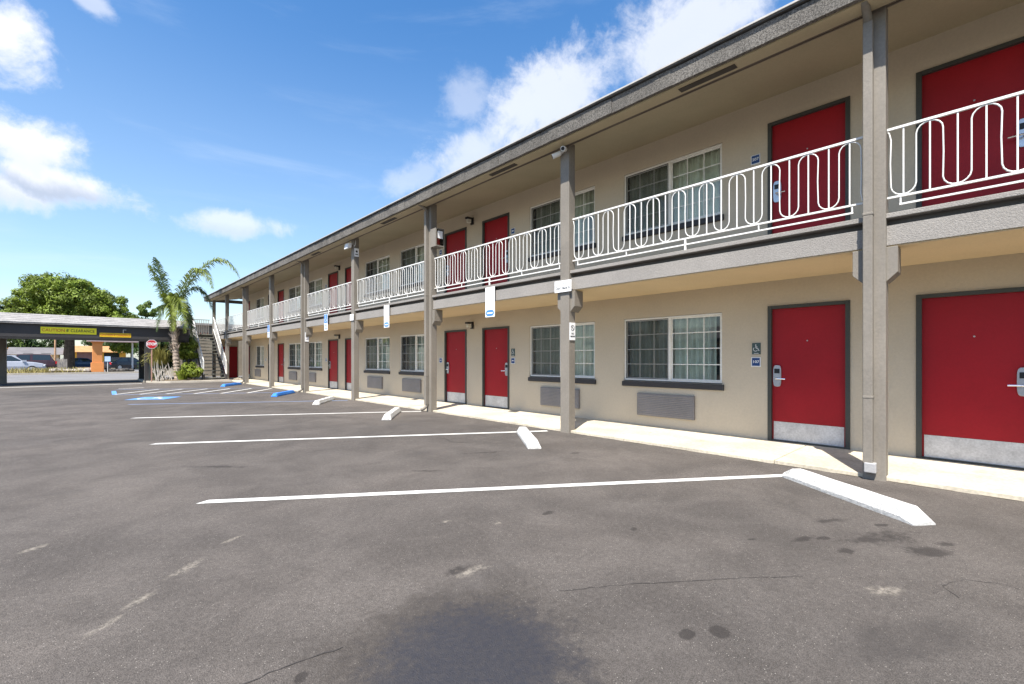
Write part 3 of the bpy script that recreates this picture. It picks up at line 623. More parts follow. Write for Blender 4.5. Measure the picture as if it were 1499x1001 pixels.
# ------------------------------------------------------------------ wheel stops
def wheel_stop(p, ang, L, mat, label, w=.20, h=.115):
    d = Vector((math.cos(R(ang)), math.sin(R(ang)), 0)); n = Vector((-d.y, d.x, 0)); t = Vector((*p, GZ)); rr = random.Random(label); ring = []
    b = MB(); st = [0, .015, .12]+[.12+(L-.24)*i/8 for i in range(1, 9)]+[L-.015, L]
    for s in st:
        e = min(s, L-s); k = min(1, .35+.65*e/.12) if e < .12 else 1; hh = h*(.30 if e < .01 else (.45 if e < .1 else 1)); j = rr.uniform(-.003, .003)
        ring.append([t+d*s+n*a*w/2*(.94 if e < .01 else 1)+Vector((0, 0, z*hh+(j if z else 0))) for a, z in ((-1, -.03), (-1, .30), (-.62, .95), (-.50, 1), (.50, 1), (.62, .95), (1, .30), (1, -.03))])
    k = 8; base = 0
    for r in ring: b.v += [tuple(v) for v in r]
    for i in range(len(ring)-1): b.f += [(i*k+j, i*k+(j+1) % k, (i+1)*k+(j+1) % k, (i+1)*k+j) for j in range(k)]
    b.f += [tuple(range(k-1, -1, -1)), tuple((len(ring)-1)*k+j for j in range(k))]
    o = b.build('wheel_stop', mat, None, origin=tuple(t+d*L/2)); addbev(o, .006)
    for s in (.32, L-.32): 
        q = t+d*s; MB().cyl(tuple(q+Vector((0, 0, h-.004))), tuple(q+Vector((0, 0, h+.004))), .016, 10).build('anchor_pin', GALV, o)
    return tag(o, label, 'wheel stop', 'wheel stops facing the walkway')
wheel_stop((4.83, .36), 52.5, 1.52, STOPW, 'chipped white wheel stop beside the downspout post with the metal boot')
wheel_stop((4.80, 4.58), 52.5, 1.52, STOPW, "white wheel stop by the post with the Please Don't Back In notice")
wheel_stop((4.74, 8.90), 52.5, 1.65, STOPW, 'white wheel stop by the post with the extinguisher cabinet')
wheel_stop((4.86, 13.25), 53, 1.70, STOPW, 'white wheel stop by the floodlight post, next to the blue one')
wheel_stop((4.84, 17.05), 53, 1.80, STOPB, 'bright blue wheel stop next to the white ones')
wheel_stop((4.84, 24.85), 55, 1.85, STOPB, 'bright blue wheel stop in front of the staircase')

# ------------------------------------------------------------------ staircase and landing
st = empty('staircase', (5.6, 31, 0), 'open-tread outdoor staircase with white railings beside the palm', 'staircase')
SX0, SX1, SY0, RUN, N = 5.12, 6.20, 31.0, 3.6, 14
for i in range(N):
    z = 2.85*(i+1)/N; yy = SY0+RUN*i/N
    MB().box(SX0+.05, SX1-.05, yy, yy+.30, z-.05, z).build('tread', TREAD, st, bevel=.006)
for x in (SX0, SX1-.05): MB().prism([(x, SY0-.05, -.02), (x, SY0+.28, -.02), (x, SY0+RUN+.1, 2.62), (x, SY0+RUN+.1, 2.90), (x, SY0+RUN-.1, 2.90), (x, SY0-.05, .18)], (.048, 0, 0)).build('stringer', CHAR, st)
for x in (SX0-.03, SX1+.01):
    r = MB(); r.prism([(x, SY0, 1.10), (x, SY0+RUN, 3.92), (x, SY0+RUN, 3.98), (x, SY0, 1.16)], (.035, 0, 0)); r.prism([(x, SY0, .36), (x, SY0+RUN, 3.16), (x, SY0+RUN, 3.20), (x, SY0, .40)], (.03, 0, 0))
    r.box(x, x+.035, SY0-.03, SY0+.01, .3, 1.16)
    r = r.build('stair_railing', WHITE, st)
    for k in range(1, 24): yy = SY0+RUN*k/24; dz = (2.82)*k/24; MB().box(x+.008, x+.026, yy-.009, yy+.009, .38+dz, 1.12+dz).build('baluster', WHITE, r)
    MB().box(x-.03, x+.07, SY0-.06, SY0+.06, GZ, .38).build('newel', CHAR, st)
MB().box(5.0, 6.32, 34.58, 36.2, 2.66, 2.86).build('landing', TREAD, st)
for px, py in ((5.02, 36.05), (5.02, 34.75)): MB().box(px-.07, px+.07, py-.07, py+.07, GZ, 3.98).box(px-.10, px+.10, py-.10, py+.10, 3.98, 4.04).build('landing_post', CHAR, st)
rl = MB().box(5.0, 5.04, 34.75, 36.05, 3.86, 3.9).box(5.05, 6.3, 36.03, 36.07, 3.86, 3.9).build('landing_railing', WOOD, st)
for k in range(12): MB().box(5.1+k*.1, 5.13+k*.1, 36.035, 36.065, 2.86, 3.86).build('picket', WOOD, rl)
bk = empty('rear_wing', (8, 42, 0), 'low tan building seen behind the staircase landing', 'building')
MB().box(5.0, 16, 40, 48, GZ, 3.75).build('wall', M('rear_wall', (.24, .205, .155), .8), bk)
for k in range(9): MB().box(5.0+k*.22, 5.12+k*.22, 39.96, 39.999, 2.9, 3.25).build('vent_slot', M('slot_brown', (.12, .05, .035), .7), bk)
MB().box(5.3, 6.2, 39.95, 39.999, 1.0, 2.1).build('window', DGLASS, bk); MB().box(4.8, 16.2, 39.8, 48.2, 3.752, 3.9).build('roof', SHINGLE, bk)

# ------------------------------------------------------------------ drive-through canopy
cn = empty('drive_through_canopy', (0, 33.8, 0), 'low drive-through canopy with dark fascia, shingled roof and yellow clearance signs', 'canopy')
CY0, CY1, CX0, CX1 = 32.0, 35.6, -13., 4.55
MB().box(CX0, CX1, CY0, CY0+.12, 2.34, 2.98).build('fascia', CHAR, cn, bevel=.01)
MB().box(CX0, CX1, CY1-.12, CY1, 2.34, 2.98).build('fascia', CHAR, cn); MB().box(CX1-.12, CX1, CY0+.121, CY1-.121, 2.34, 2.98).build('fascia', CHAR, cn)
MB().box(CX0, CX1, CY0+.001, CY0+.16, 2.24, 2.338).build('beam', M('canopy_beam', (.02, .018, .017), .7), cn); MB().box(CX0, CX1-.13, CY0+.122, CY1-.122, 2.50, 2.55).build('canopy_ceiling', CHAR, cn)
MB().prism([(CX0-.1, CY0-.14, 2.985), (CX0-.1, CY0-.14, 3.04), (CX0-.1, (CY0+CY1)/2, 3.56), (CX0-.1, CY1+.14, 3.04), (CX0-.1, CY1+.14, 2.985)], (CX1-CX0+.2, 0, 0)).build('canopy_roof', SHINGLE, cn)
rr = random.Random(5)
for c in range(5):                                   # shingle courses stand a little proud of one another
    ya = CY0-.15+c*.4; za = 3.045+c*.4*.2735
    MB().prism([(CX0-.1, ya, za+.004), (CX0-.1, ya, za+.022), (CX0-.1, ya+.40, za+.116)], (CX1-CX0+.2, 0, 0)).build('shingle_course', SHINGLE, cn)
for x, y in ((-2.95, 32.08), (2.70, 32.08), (-2.95, 35.4), (2.70, 35.4), (-10, 32.08), (-10, 35.4)):
    MB().box(x-.14, x+.14, y-.0, y+.28, GZ, 2.24 if y < 33 else 2.34).build('column', TAUPE if x < 0 else CHAR, cn, bevel=.01)
def caution(x0, x1, z0, z1, mat, lab, y, cols):
    t = MB().box(x0, x1, y-.012, y, z0, z1).build('clearance_sign', mat, None, origin=((x0+x1)/2, y, z0)); tag(t, lab, 'sign', 'clearance signs on the canopy')
    w = x1-x0; h = (z1-z0)
    text('CAUTION', h*.62, cols[0], (x0+w*.22, y-.0135, (z0+z1)/2), FACE_Y, t, 'lettering', w*.39/(h*.62*4.35), .002); text("8' CLEARANCE", h*.62, cols[1], (x0+w*.705, y-.0135, (z0+z1)/2), FACE_Y, t, 'lettering', w*.50/(h*.62*6.35), .002)
caution(-1.42, .60, 2.54, 2.86, YEL, "bright yellow CAUTION 8' CLEARANCE board on the canopy fascia", CY0-.002, (REDINK, INK))
caution(.72, 1.98, 2.43, 2.65, YEL2, 'smaller amber clearance board beside the bright yellow one', CY0-.002, (REDINK, REDINK))
t = MB().tube([(1.66, CY0-.02, 2.66), (1.66, CY0-.02, 2.83), (1.78, CY0-.02, 2.83)], .016, 6).build('vent_pipe', WHITE, None, origin=(1.66, CY0-.02, 2.66)); tag(t, 'short bent white pipe above the amber clearance board', 'pipe')

# ------------------------------------------------------------------ planter, palm, shrubs, stop sign
struct(MB().prism([(2.55, 32.3, GZ-.02), (2.9, 31.0, GZ-.02), (3.5, 30.45, GZ-.02), (6.28, 29.9, GZ-.02), (6.28, 36.2, GZ-.02), (2.55, 36.2, GZ-.02)], (0, 0, .12)).build('planter_kerb', CURBM))
struct(MB().prism([(2.8, 32.5, .09), (3.1, 31.4, .09), (3.6, 30.9, .09), (4.9, 30.75, .09), (4.9, 36, .09), (2.8, 36, .09)], (0, 0, .03)).build('planter_bed', DIRT))
def bark_trunk(b, pts, r0, r1, seed, k=14, rings=60):
    rr = random.Random(seed); P = []; Rr = []
    for i in range(rings+1):
        f = i/rings*(len(pts)-1); j = min(int(f), len(pts)-2); q = Vector(pts[j]).lerp(Vector(pts[j+1]), f-j); P.append(q); Rr.append((r0+(r1-r0)*i/rings)*(1+.10*((i % 3) == 0)+rr.uniform(-.05, .05)))
    b.tube(P, Rr, k); return b
palm = empty('palm_tree', (3.85, 31.5, .1), 'shaggy palm with arching fronds rising beside the staircase', 'palm tree')
bark_trunk(MB(), [(3.98, 31.45, .05), (3.90, 31.5, 1.2), (3.82, 31.52, 2.6), (3.72, 31.55, 4.0)], .17, .12, 1).build('trunk', TRUNK, palm)
b = MB(); rr = random.Random(9)
for k in range(46):
    a = rr.uniform(0, 6.28); z = rr.uniform(1.6, 4.0); q = Vector((3.80+.12*math.cos(a), 31.52+.12*math.sin(a), z)); e = q+Vector((math.cos(a)*.16, math.sin(a)*.16, .22)); b.tube([q, e], [.035, .012], 5)
b.build('leaf_stubs', TRUNK, palm)
def frond(base, tip_dir, L, rise, droop, seed, mat, ll=.55, n=78):
    rr = random.Random(seed); d = Vector(tip_dir).normalized(); b = MB(); pts = []
    for i in range(25):
        s = i/24; pts.append(Vector(base)+d*L*s*(1-.12*s)+Vector((0, 0, rise*s-droop*s**2.6)))
    b.tube(pts, [.030*(1-.85*i/24) for i in range(25)], 5)
    for i in range(n):
        s = .10+.90*i/n; f = s*24; j = min(int(f), 23); p = pts[j].lerp(pts[j+1], f-j); tg = (pts[j+1]-pts[j]).normalized(); side = tg.cross(Vector((0, 0, 1))).normalized(); up = side.cross(tg)
        for sg in (-1, 1):
            l = ll*(math.sin(math.pi*min(1, s*.88+.12))**.6)*rr.uniform(.8, 1.15); dr = (side*sg*rr.uniform(.5, .85)+tg*rr.uniform(.45, .8)+up*rr.uniform(-.1, .45)).normalized()
            m1 = p+dr*l*.55+Vector((0, 0, -.10*l)); e = p+dr*l*.9+Vector((0, 0, -rr.uniform(.35, .75)*l)); w = tg*.021
            b.quad(tuple(p-w), tuple(p+w), tuple(m1+w*1.3), tuple(m1-w*1.3)); b.quad(tuple(m1-w*1.3), tuple(m1+w*1.3), tuple(e+w*.1), tuple(e-w*.1))
    return b.build('frond', mat, palm)
B0 = (3.70, 31.55, 3.95)
rgt = Vector((.727, -.687, 0)); fwd = Vector((.687, .727, 0))
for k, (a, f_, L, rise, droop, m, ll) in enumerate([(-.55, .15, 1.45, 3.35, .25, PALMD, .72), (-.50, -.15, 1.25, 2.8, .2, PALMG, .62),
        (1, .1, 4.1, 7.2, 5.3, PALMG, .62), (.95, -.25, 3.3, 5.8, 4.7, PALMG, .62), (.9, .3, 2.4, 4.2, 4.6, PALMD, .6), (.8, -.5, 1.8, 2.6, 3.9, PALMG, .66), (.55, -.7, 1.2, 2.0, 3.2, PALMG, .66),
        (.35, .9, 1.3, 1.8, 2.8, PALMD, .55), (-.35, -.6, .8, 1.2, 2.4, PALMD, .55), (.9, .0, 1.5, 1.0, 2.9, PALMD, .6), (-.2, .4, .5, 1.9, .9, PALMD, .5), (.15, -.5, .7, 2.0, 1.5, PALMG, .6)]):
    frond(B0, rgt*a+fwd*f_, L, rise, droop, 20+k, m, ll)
def tuft(name, c, n, h, spread, mat, seed, label, cat, w=.022, droop=.3, group=None):
    rr = random.Random(seed); b = MB(); c = Vector(c)
    for k in range(n):
        a = rr.uniform(0, 6.283); r = rr.random()**.5*spread*.35; p = c+Vector((math.cos(a)*r, math.sin(a)*r, 0)); hh = h*rr.uniform(.55, 1.05); o = Vector((math.cos(a), math.sin(a), 0))*spread*rr.uniform(.2, 1)
        m1 = p+o*.45+Vector((0, 0, hh*.7)); e = p+o+Vector((0, 0, hh*(1-droop*rr.random()))); s = Vector((-math.sin(a+.8), math.cos(a+.8), 0))*w
        b.quad(tuple(p-s), tuple(p+s), tuple(m1+s), tuple(m1-s)); b.quad(tuple(m1-s), tuple(m1+s), tuple(e+s*.1), tuple(e-s*.1))
    o = b.build(name, mat, None, origin=tuple(c)); return tag(o, label, cat, group)
def crown_mesh(b, c, rad, clumps, per, leaf, seed, shell=.55, clump_r=.28, flat=0.):
    rr = random.Random(seed); c = Vector(c); rad = Vector(rad)
    for k in range(clumps):
        while True:
            d = Vector((rr.uniform(-1, 1), rr.uniform(-1, 1), rr.uniform(-1, 1)))
            if .05 < d.length <= 1: break
        d = d.normalized()*(shell+(1-shell)*rr.random()**.7)
        if d.z < -.45: d.z *= .5
        q = c+Vector((d.x*rad.x, d.y*rad.y, d.z*rad.z)); cr = clump_r*rr.uniform(.6, 1.35)*(rad.x+rad.z)/2
        for j in range(per):
            e = Vector((rr.gauss(0, 1), rr.gauss(0, 1), rr.gauss(0, .75))); e = e.normalized()*cr*rr.random()**.4; p = q+e
            nrm = (e.normalized()+Vector((rr.uniform(-.7, .7), rr.uniform(-.7, .7), rr.uniform(-.2, .9)))).normalized(); u = nrm.cross(Vector((rr.uniform(-1, 1), rr.uniform(-1, 1), .3))).normalized(); v = nrm.cross(u); l = leaf*rr.uniform(.6, 1.3)
            b.quad(tuple(p-u*l*.5-v*l*.22), tuple(p+u*l*.5-v*l*.10), tuple(p+u*l*.55+v*l*.12), tuple(p-u*l*.4+v*l*.25))
    return b
def bush(name, c, rad, clumps, per, leaf, mat, seed, label, cat='shrub', group=None):
    o = crown_mesh(MB(), c, rad, clumps, per, leaf, seed, .35, .34).build(name, mat, None, origin=(c[0], c[1], c[2]-rad[2])); return tag(o, label, cat, group)
bush('leafy_shrub', (4.55, 31.3, .62), (.50, .55, .55), 40, 90, .13, SHRUB, 31, 'bright green leafy shrub at the foot of the stair railing')
bush('leafy_shrub', (4.60, 32.6, 1.75), (.50, .8, .75), 40, 80, .14, SHRUB, 32, 'tall yellow-green shrub between palm and stair railing')
bush('leafy_shrub', (3.6, 36.9, 1.5), (1.0, .5, 1.6), 50, 80, .2, LEAFD, 36, 'dark shrub mass behind the palm trunk')
tuft('reed_clump', (3.15, 32.3, .1), 330, 2.35, .75, REED, 33, 'tall yellow reed clump behind the stop sign', 'grass clump', .014, .5)
tuft('strap_leaf_plant', (4.15, 31.05, .1), 120, .75, .5, SHRUB, 34, 'low strap-leaved plant in front of the palm trunk', 'plant', .02, .5)
t = empty('dead_frond_pile', (3.55, 31.2, .1), 'heap of bleached dead fronds leaning against the palm', 'branches'); rr = random.Random(12)
for k in range(22):
    p = Vector((3.45+rr.uniform(-.5, .5), 31.15+rr.uniform(-.2, .2), .1)); e = p+Vector((rr.uniform(-.45, .5), rr.uniform(-.1, .2), rr.uniform(.5, 1.15))); MB().tube([p, p.lerp(e, .5)+Vector((rr.uniform(-.05, .05), 0, .03)), e], [.02, .016, .006], 5).build('stalk', M('bleached_wood', (.46, .42, .37), .9, .2), t)
t = empty('picket_fence', (3.0, 31.4, .05), 'short dark green metal fence behind the stop sign pole', 'fence')
for k in range(9): MB().box(2.72+k*.08, 2.745+k*.08, 31.75, 31.775, .05, .95+.06*math.sin(k*1.7)).build('picket', M('fence_green', (.03, .05, .05), .5), t)
for z in (.25, .8): MB().box(2.70, 3.42, 31.776, 31.80, z, z+.035).build('fence_rail', M('fence_green'), t)
t = empty('stop_sign', (2.80, 31.35, GZ), 'red octagonal STOP sign on a slim pole beside the canopy column', 'sign'); ST = Vector((2.80, 31.35, 2.08))
MB().box(2.775, 2.825, 31.37, 31.42, .05, 2.3).build('pole', M('stop_pole', (.42, .24, .18), .6), t)
oc = lambda r, y: [(ST.x+r*math.cos(R(22.5+45*i)), y, ST.z+r*math.sin(R(22.5+45*i))) for i in range(8)]
MB().prism(oc(.255, 31.350), (0, .006, 0)).build('plate', SWHITE, t); MB().prism(oc(.235, 31.347), (0, .0025, 0)).build('face', STOPRED, t); text('STOP', .20, SWHITE, (ST.x, 31.345, ST.z), FACE_Y, t, 'lettering', .88, .008)

# ------------------------------------------------------------------ across the street
struct(MB().box(-40, 4.2, 54.0, 54.25, GZ-.05, .12).build('kerb', CURBM))
struct(MB().prism([(-40, 54.25, GZ), (4.0, 54.25, GZ), (3.0, 58.5, GZ), (-40, 58.5, GZ)], (0, 0, .12)).build('planter_island', DIRT))
struct(MB().quad((-40, 58.5, GZ-.002), (4.0, 58.5, GZ-.002), (4.0, 72, GZ-.002), (-40, 72, GZ-.002)).build('far_parking_area', STREET))
def grass(name, n, region, h, mat, seed, label):
    rr = random.Random(seed); b = MB()
    for k in range(n):
        x, y = rr.uniform(region[0], region[1]), rr.uniform(region[2], region[3]); a = rr.uniform(0, 6.28); hh = h*rr.uniform(.4, 1.2); dx, dy = math.cos(a)*.03, math.sin(a)*.03; lx, ly = rr.uniform(-.2, .2), rr.uniform(-.2, .2)
        b.quad((x-dx, y-dy, .08), (x+dx, y+dy, .08), (x+lx+dx*.3, y+ly+dy*.3, .08+hh), (x+lx-dx*.3, y+ly-dy*.3, .08+hh))
    return tag(b.build(name, mat), label, kind='stuff')
grass('dry_grass', 2600, (-14, .3, 54.8, 58), .42, DRYG, 41, 'dry straw-coloured grass in the planter island')
grass('lawn', 1500, (4.6, 8.5, 74, 82), .3, leafmat('lawn_leaf', (.42, .42, .05)), 42, 'sunlit yellow-green grass strip')
rr = random.Random(44)
def rock(c, r, mat, lab, grp):
    b = MB(); n = 7
    for i in range(5):
        th = math.pi*i/4
        for j in range(n): k = r*rr.uniform(.8, 1.15); b.v.append((c[0]+k*math.sin(th)*math.cos(6.283*j/n), c[1]+k*math.sin(th)*math.sin(6.283*j/n), c[2]+k*.7*math.cos(th)))
    for i in range(4): b.f += [(i*n+j, i*n+(j+1) % n, (i+1)*n+(j+1) % n, (i+1)*n+j) for j in range(n)]
    return tag(b.build('boulder', mat, None, origin=(c[0], c[1], c[2]-r*.6)), lab, 'rock', grp)
for k in range(8): rock((-1.7+k*.33+rr.uniform(-.1, .1), 55.3+rr.uniform(-.3, .6), .25), rr.uniform(.2, .36), ROCK, 'pale boulder in the planter island left of the orange pillar', 'pale boulders in the planter')
for k in range(6): rock((1.9+k*.3, 55.2+rr.uniform(-.2, .5), .22), rr.uniform(.18, .3), M('dark_rock', (.07, .065, .06), .9, .3), 'dark boulder in the planter beyond the orange pillar', 'dark boulders in the planter')
t = empty('orange_portico', (1.1, 55.5, .1), 'orange stucco pillar carrying a low pinkish porch roof', 'porch')
MB().box(.76, 1.44, 55.15, 55.83, .95, 2.72).build('pillar', ORANGE, t, bevel=.03); MB().box(.66, 1.54, 55.05, 55.93, .09, .95).build('pillar_base', ORANGE, t, bevel=.03); MB().box(.68, 1.52, 55.07, 55.91, 2.72, 2.84).build('capital', ORANGE, t)
MB().prism([(.4, 54.8, 2.84), (.4, 54.8, 2.98), (.4, 57.2, 3.2), (.4, 57.2, 2.84)], (3.6, 0, 0)).build('porch_roof', M('pink_roof', (.42, .33, .33), .8, .1), t)
MB().box(3.55, 3.67, 56.6, 56.72, .0, 2.84).build('rear_post', WHITE, t)
t = empty('street_sign', (1.75, 53.9, GZ), 'small pale blue square sign on a thin white post by the kerb', 'sign'); MB().box(1.73, 1.77, 54.30, 54.34, .09, 1.5).build('post', WHITE, t); MB().box(1.55, 1.95, 54.27, 54.29, 1.05, 1.5).build('plate', M('pale_sign', (.45, .58, .75), .5), t)
# cars
def car(label, x, y, rot, L, Hh, W_, col, kind, cat='car'):
    t = empty('parked_car', (x, y, GZ), label, cat, 'cars parked across the street'); t.rotation_euler = (0, 0, R(rot)); pm = M('car_paint_%s' % col[0], col[1], .25, .03, spec=.6)
    suv = kind == 'suv'
    # stations along the length: (x, half width, underside, shoulder)
    S = [(-.5, .80, .42, .72), (-.47, .90, .30, .95), (-.36, .97, .24, 1.02), (-.1, 1, .22, 1.0), (.18, 1, .22, .98), (.34, .97, .24, .90), (.46, .88, .28, .78), (.5, .74, .36, .62)]
    b = MB(); sc = Hh/1.55
    def ring(xx, hw, lo, hi): h = W_/2*hw; return [(xx*L, -h*.93, lo), (xx*L, -h, (lo+hi)/2), (xx*L, -h*.94, hi*sc), (xx*L, h*.94, hi*sc), (xx*L, h, (lo+hi)/2), (xx*L, h*.93, lo)]
    rs = [ring(*s) for s in S]
    for r in rs: b.v += r
    for i in range(len(rs)-1): b.f += [(i*6+j, i*6+(j+1) % 6, (i+1)*6+(j+1) % 6, (i+1)*6+j) for j in range(6)]
    b.f += [tuple(range(5, -1, -1)), tuple((len(rs)-1)*6+j for j in range(6))]
    def add(bb, name, mat, smooth=False):
        o = bb.build(name, mat, None, smooth=smooth); o.parent = t; return o
    o = add(b, 'body', pm); addbev(o, .06)
    G = [(-.47, .93), (-.40, Hh*.985), (-.15, Hh), (.06, Hh*.98), (.22, .95)] if suv else [(-.40, .95), (-.24, Hh*.97), (-.05, Hh), (.10, Hh*.96), (.27, .92)]
    g = MB(); rows = []
    for xx, z in G: h = W_/2*(.90 if z < 1.1 else .76); rows.append([(xx*L, -h, z), (xx*L, h, z)])
    g.f = []; zb = .92
    top = [r for r in rows]
    for (a, c), (d, e) in zip(top, top[1:]): g.quad(a, d, e, c)
    g.poly([r[0] for r in top]); g.poly([r[1] for r in reversed(top)]); add(g, 'cabin', pm)
    for sg in (0, 1):                                   # side windows slightly proud of the cabin
        off = -.012 if sg == 0 else .012
        for (f0, f1) in ((.10, .46), (.52, .90)):
            pts = []
            xs = [G[0][0]+(G[-1][0]-G[0][0])*f for f in (f0, f1)]
            def ztop(xx):
                for (xa, za), (xb, zb_) in zip(G, G[1:]):
                    if xa <= xx <= xb: return za+(zb_-za)*(xx-xa)/(xb-xa)
                return .95
            lo = 1.0*sc+.02; p = []
            for xx in (xs[0], xs[1]):
                zt = max(lo+.02, ztop(xx)-.08); p.append((xx, zt))
            def yy(z): k = (.90-(.14)*min(1, max(0, (z-.93)/(Hh-.93)))); return (W_/2*k+.012)*(-1 if sg == 0 else 1)
            q = [(xs[0]*L, yy(lo), lo), (xs[1]*L, yy(lo), lo), (xs[1]*L, yy(p[1][1]), p[1][1]), ((xs[0]+xs[1])/2*L, yy(Hh-.1), min(Hh-.09, ztop((xs[0]+xs[1])/2)-.07)), (xs[0]*L, yy(p[0][1]), p[0][1])]
            add(MB().poly(q), 'window', DGLASS)
    (xa, za), (xb, zb2) = G[-2], G[-1]; h = W_/2*.74
    add(MB().quad((xa*L+.03, -h, za-.02), (xb*L+.0, -h*1.14, zb2+.03), (xb*L+.0, h*1.14, zb2+.03), (xa*L+.03, h, za-.02)), 'windscreen', DGLASS)
    (xa, za), (xb, zb2) = G[0], G[1]; add(MB().quad((xa*L-.01, -h*1.1, za+.05), (xb*L-.03, -h, zb2-.06), (xb*L-.03, h, zb2-.06), (xa*L-.01, h*1.1, za+.05)), 'rear_window', DGLASS)
    for wx in (-.31, .31):
        for sg in (-1, 1):
            yc = sg*(W_/2-.10); w = add(MB().cyl((wx*L, yc-.11, .33), (wx*L, yc+.11, .33), .33, 20), 'wheel', TYRE); r_ = MB().cyl((wx*L, yc+sg*.10, .33), (wx*L, yc+sg*.118, .33), .21, 14).build('rim', GALV, None); r_.parent = w
    for sg in (-1, 1):
        add(MB().box(.475*L, .492*L, sg*W_*.36-.14, sg*W_*.36+.14, .58*sc, .72*sc), 'headlight', SWHITE); add(MB().box(-.496*L, -.478*L, sg*W_*.38-.10, sg*W_*.38+.10, .68*sc, .92*sc), 'tail_light', STOPRED)
        add(MB().box(.17*L, .21*L, sg*(W_/2+.02)-.07, sg*(W_/2+.02)+.07, .98*sc, 1.10*sc), 'mirror', pm)
    return t
car('silver SUV parked with its nose toward the pine trunk', -4.75, 63.2, 0, 4.6, 1.68, 1.85, ('silver', (.34, .36, .41)), 'suv', 'SUV')
car('dark red minivan with tinted windows behind the silver SUV', -4.2, 66.4, 180, 4.9, 1.78, 1.95, ('maroon', (.045, .018, .022)), 'suv', 'minivan')
car('dark blue sedan parked in front of the ochre house', .2, 82, 0, 4.4, 1.45, 1.8, ('navy', (.02, .05, .12)), 'sedan')
car('black car parked on the side street near the sunlit lawn', 3.9, 70.5, 35, 4.6, 1.5, 1.85, ('black', (.012, .014, .022)), 'sedan')
t = empty('board_fence', (-1.6, 69.8, 0), 'short weathered board fence between minivan and pine trunk', 'fence')
for k in range(7): MB().box(-1.95+k*.13, -1.84+k*.13, 69.8, 69.83, GZ, 1.30+.08*math.sin(k*2)).build('board', WOOD, t)
for z in (.4, 1.0): MB().box(-1.95, -1.05, 69.831, 69.86, z, z+.07).build('fence_rail', WOOD, t)
t = MB().tube([(-1.95, 67.6, GZ), (-1.93, 67.6, 2.0), (-1.92, 67.6, 4.2)], [.09, .08, .07], 8).build('utility_pole', M('pole_wood', (.42, .25, .14), .85, .2), None, origin=(-1.95, 67.6, GZ)); tag(t, 'brown wooden pole beside the pine trunk', 'pole')
# houses
def house(label, x0, x1, y0, y1, zw, zr, wall, rmat, wn):
    t = empty('house', ((x0+x1)/2, (y0+y1)/2, 0), label, 'house'); MB().box(x0, x1, y0, y1, GZ, zw).build('wall', wall, t)
    MB().prism([(x0-.5, y0-.6, zw+.002), (x0-.5, (y0+y1)/2, zr), (x0-.5, y1+.6, zw+.002)], (x1-x0+1, 0, 0)).build('roof', rmat, t)
    for a, c, z0, z1, nm in wn: MB().box(a, c, y0-.03, y0-.001, z0, z1).build(nm, DGLASS if nm == 'window' else M('garage_door', (.16, .10, .12), .6), t)
house('ochre house with a tan roof and dark garage seen past the orange pillar', -1.2, 5.2, 94, 102, 2.3, 3.3, YWALL, TILE, [(-.4, 1.3, GZ, 2.3, 'garage_door'), (2.6, 4.4, .9, 2.2, 'window')])
house('grey-roofed house behind the minivan', -7.2, -2.4, 96, 104, 1.9, 3.0, M('cream_wall', (.5, .44, .36), .8), GROOF, [(-6, -5, 1, 2.1, 'window'), (-4.2, -3.2, 1, 2.1, 'window')])
house('orange-roofed house behind the canopy column', -15.5, -8.0, 104, 112, 2.0, 3.2, M('cream_wall'), TILE, [(-13, -11.5, 1, 2.1, 'window'), (-10.6, -9.4, 1, 2.1, 'window')])
house('brown house half hidden by the tree beyond the black car', 7.2, 14, 92, 100, 2.6, 4.1, M('brown_wall', (.26, .13, .06), .8), GROOF, [(8.2, 9.4, 1, 2.1, 'window')])
# trees
def tree(name, label, base, trunk_h, tr, crown, mat, seed, parts, group='trees across the street', cat='tree', bark=BARK):
    t = empty(name, base, label, cat, group); rr = random.Random(seed); x, y, z = base
    top = Vector((x+rr.uniform(-.2, .2), y, z+trunk_h)); b = MB(); b.tube([(x, y, z-.05), (x, y, z+.4), (x+.05, y, z+trunk_h*.6), tuple(top)], [tr*1.3, tr, tr*.85, tr*.6], 10)
    cc = Vector(crown[0])
    for k in range(7):
        e = cc+Vector((rr.uniform(-.6, .6)*crown[1][0], rr.uniform(-.6, .6)*crown[1][1], rr.uniform(-.2, .5)*crown[1][2])); m1 = top.lerp(e, .5)+Vector((0, 0, .3)); b.tube([tuple(top-Vector((0, 0, rr.uniform(.2, 1)))), tuple(m1), tuple(e)], [tr*.45, tr*.3, tr*.08], 6)
    b.build('trunk', bark, t); cb = MB()
    for c, rad, cl, per, leaf, sh, cr in parts: crown_mesh(cb, c, rad, cl, per, leaf, seed+len(cb.v), sh, cr)
    cb.build('crown', mat, t); return t
tree('pine_tree', 'huge rounded pine with dense bright green crown above the canopy', (-1.0, 76.5, GZ), 6.0, .55, ((-1.2, 77, 7.4), (5.4, 4.5, 3.6)), PINE, 51,
     [((-1.6, 76.8, 6.9), (4.6, 4.2, 4.6), 260, 170, .27, .35, .15), ((-1.0, 76.5, 7.0), (3.9, 3.6, 4.0), 160, 150, .30, .2, .2), ((1.9, 75.2, 6.3), (2.9, 3, 3.2), 120, 150, .26, .35, .18), ((-4.6, 78.5, 6.3), (2.0, 2.5, 3.4), 90, 140, .26, .4, .20), ((3.7, 73.5, 5.4), (1.8, 2, 2.0), 60, 130, .25, .4, .23)])
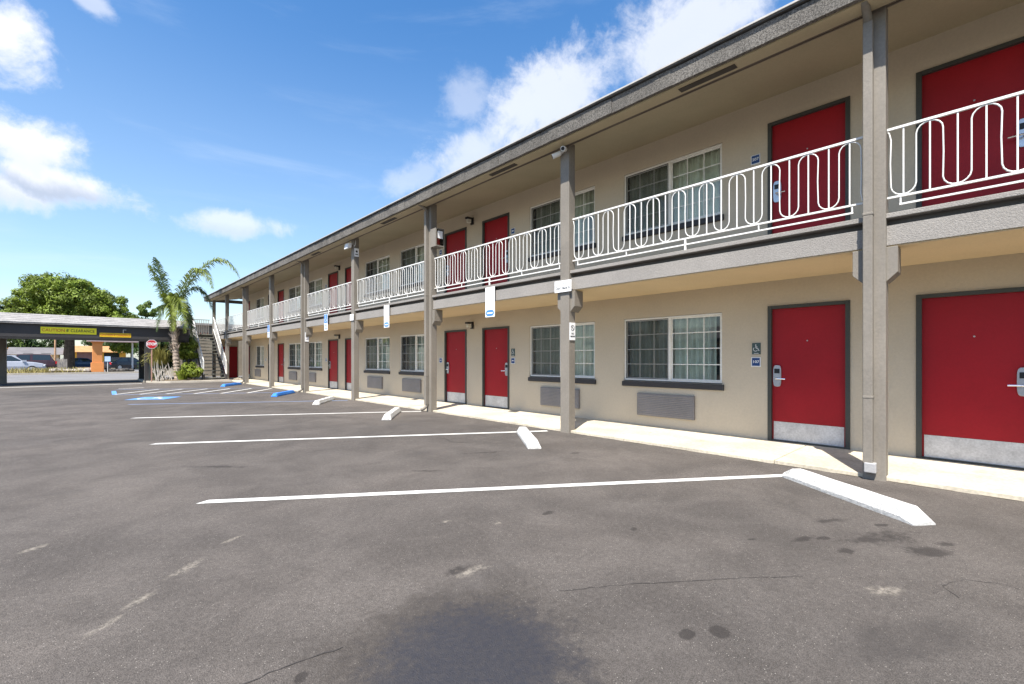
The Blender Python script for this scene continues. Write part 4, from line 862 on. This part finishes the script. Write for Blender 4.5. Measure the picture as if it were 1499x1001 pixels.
tree('pine_tree', 'small airy pine standing between the huge pine and the palm', (7.2, 88, GZ), 5.5, .25, ((7.2, 88, 7.4), (1.9, 1.9, 2.2)), LEAFM, 52, [((7.3, 88, 8.6), (1.5, 1.5, 1.4), 26, 90, .34, .5, .26), ((7.0, 88, 6.2), (2.1, 2, 1.2), 26, 90, .34, .5, .26)])
for k, (x, y, r, h, m, lab) in enumerate([(-14.5, 98, 3.4, 6.0, LEAFM, 'olive-green broadleaf tree behind the silver SUV, by the canopy column'), (-9.5, 108, 3.6, 6.6, LEAFM, 'pale green tree rising over the grey-roofed house'), (-4.6, 110, 3.2, 6.0, LEAFD, 'dark green tree behind the grey-roofed house near the pine'), (3.6, 105, 3.2, 6.4, LEAFD, 'dark tree behind the ochre house'),
        (5.0, 80, 2.3, 5.4, SHRUB, 'bright green street tree overhanging the black car'), (9.3, 84, 2.6, 5.4, LEAFM, 'leafy tree beside the brown house'), (12.5, 74, 2.8, 5.6, LEAFM, 'green tree showing behind the reed clump'), (-8.2, 84, 2.4, 9.0, LEAFD, 'dark slim tree at the edge of the huge pine crown'), (10.5, 62, 2.2, 5.0, SHRUB, 'yellow-green tree behind the staircase shrubs')]):
    tree('broadleaf_tree', lab, (x, y, GZ), h*.45, .2, ((x, y, h*.62), (r, r, h*.4)), m, 60+k, [((x, y, h*.62), (r, r, h*.38), 60, 80, .34, .5, .26)])
# lot side behind the photographer: the opposite wing that the glass mirrors
ow = empty('opposite_wing', (-22, 10, 0), 'single-storey beige wing facing the motel across the lot', 'building')
MB().box(-30, -22, -25, 28, GZ, 2.7).build('wall', WALL, ow); MB().prism([(-21.2, -25.5, 2.71), (-21.2, -25.5, 2.95), (-26, -25.5, 4.2), (-31, -25.5, 2.95), (-31, -25.5, 2.71)], (0, 54, 0)).build('roof', GROOF, ow)
for k in range(6):
    yk = -22+k*8.2; MB().box(-22, -21.96, yk, yk+1, .02, 2.1).build('door', RED, ow); MB().box(-22, -21.96, yk+2, yk+3.8, .9, 2.1).build('window', DGLASS, ow)
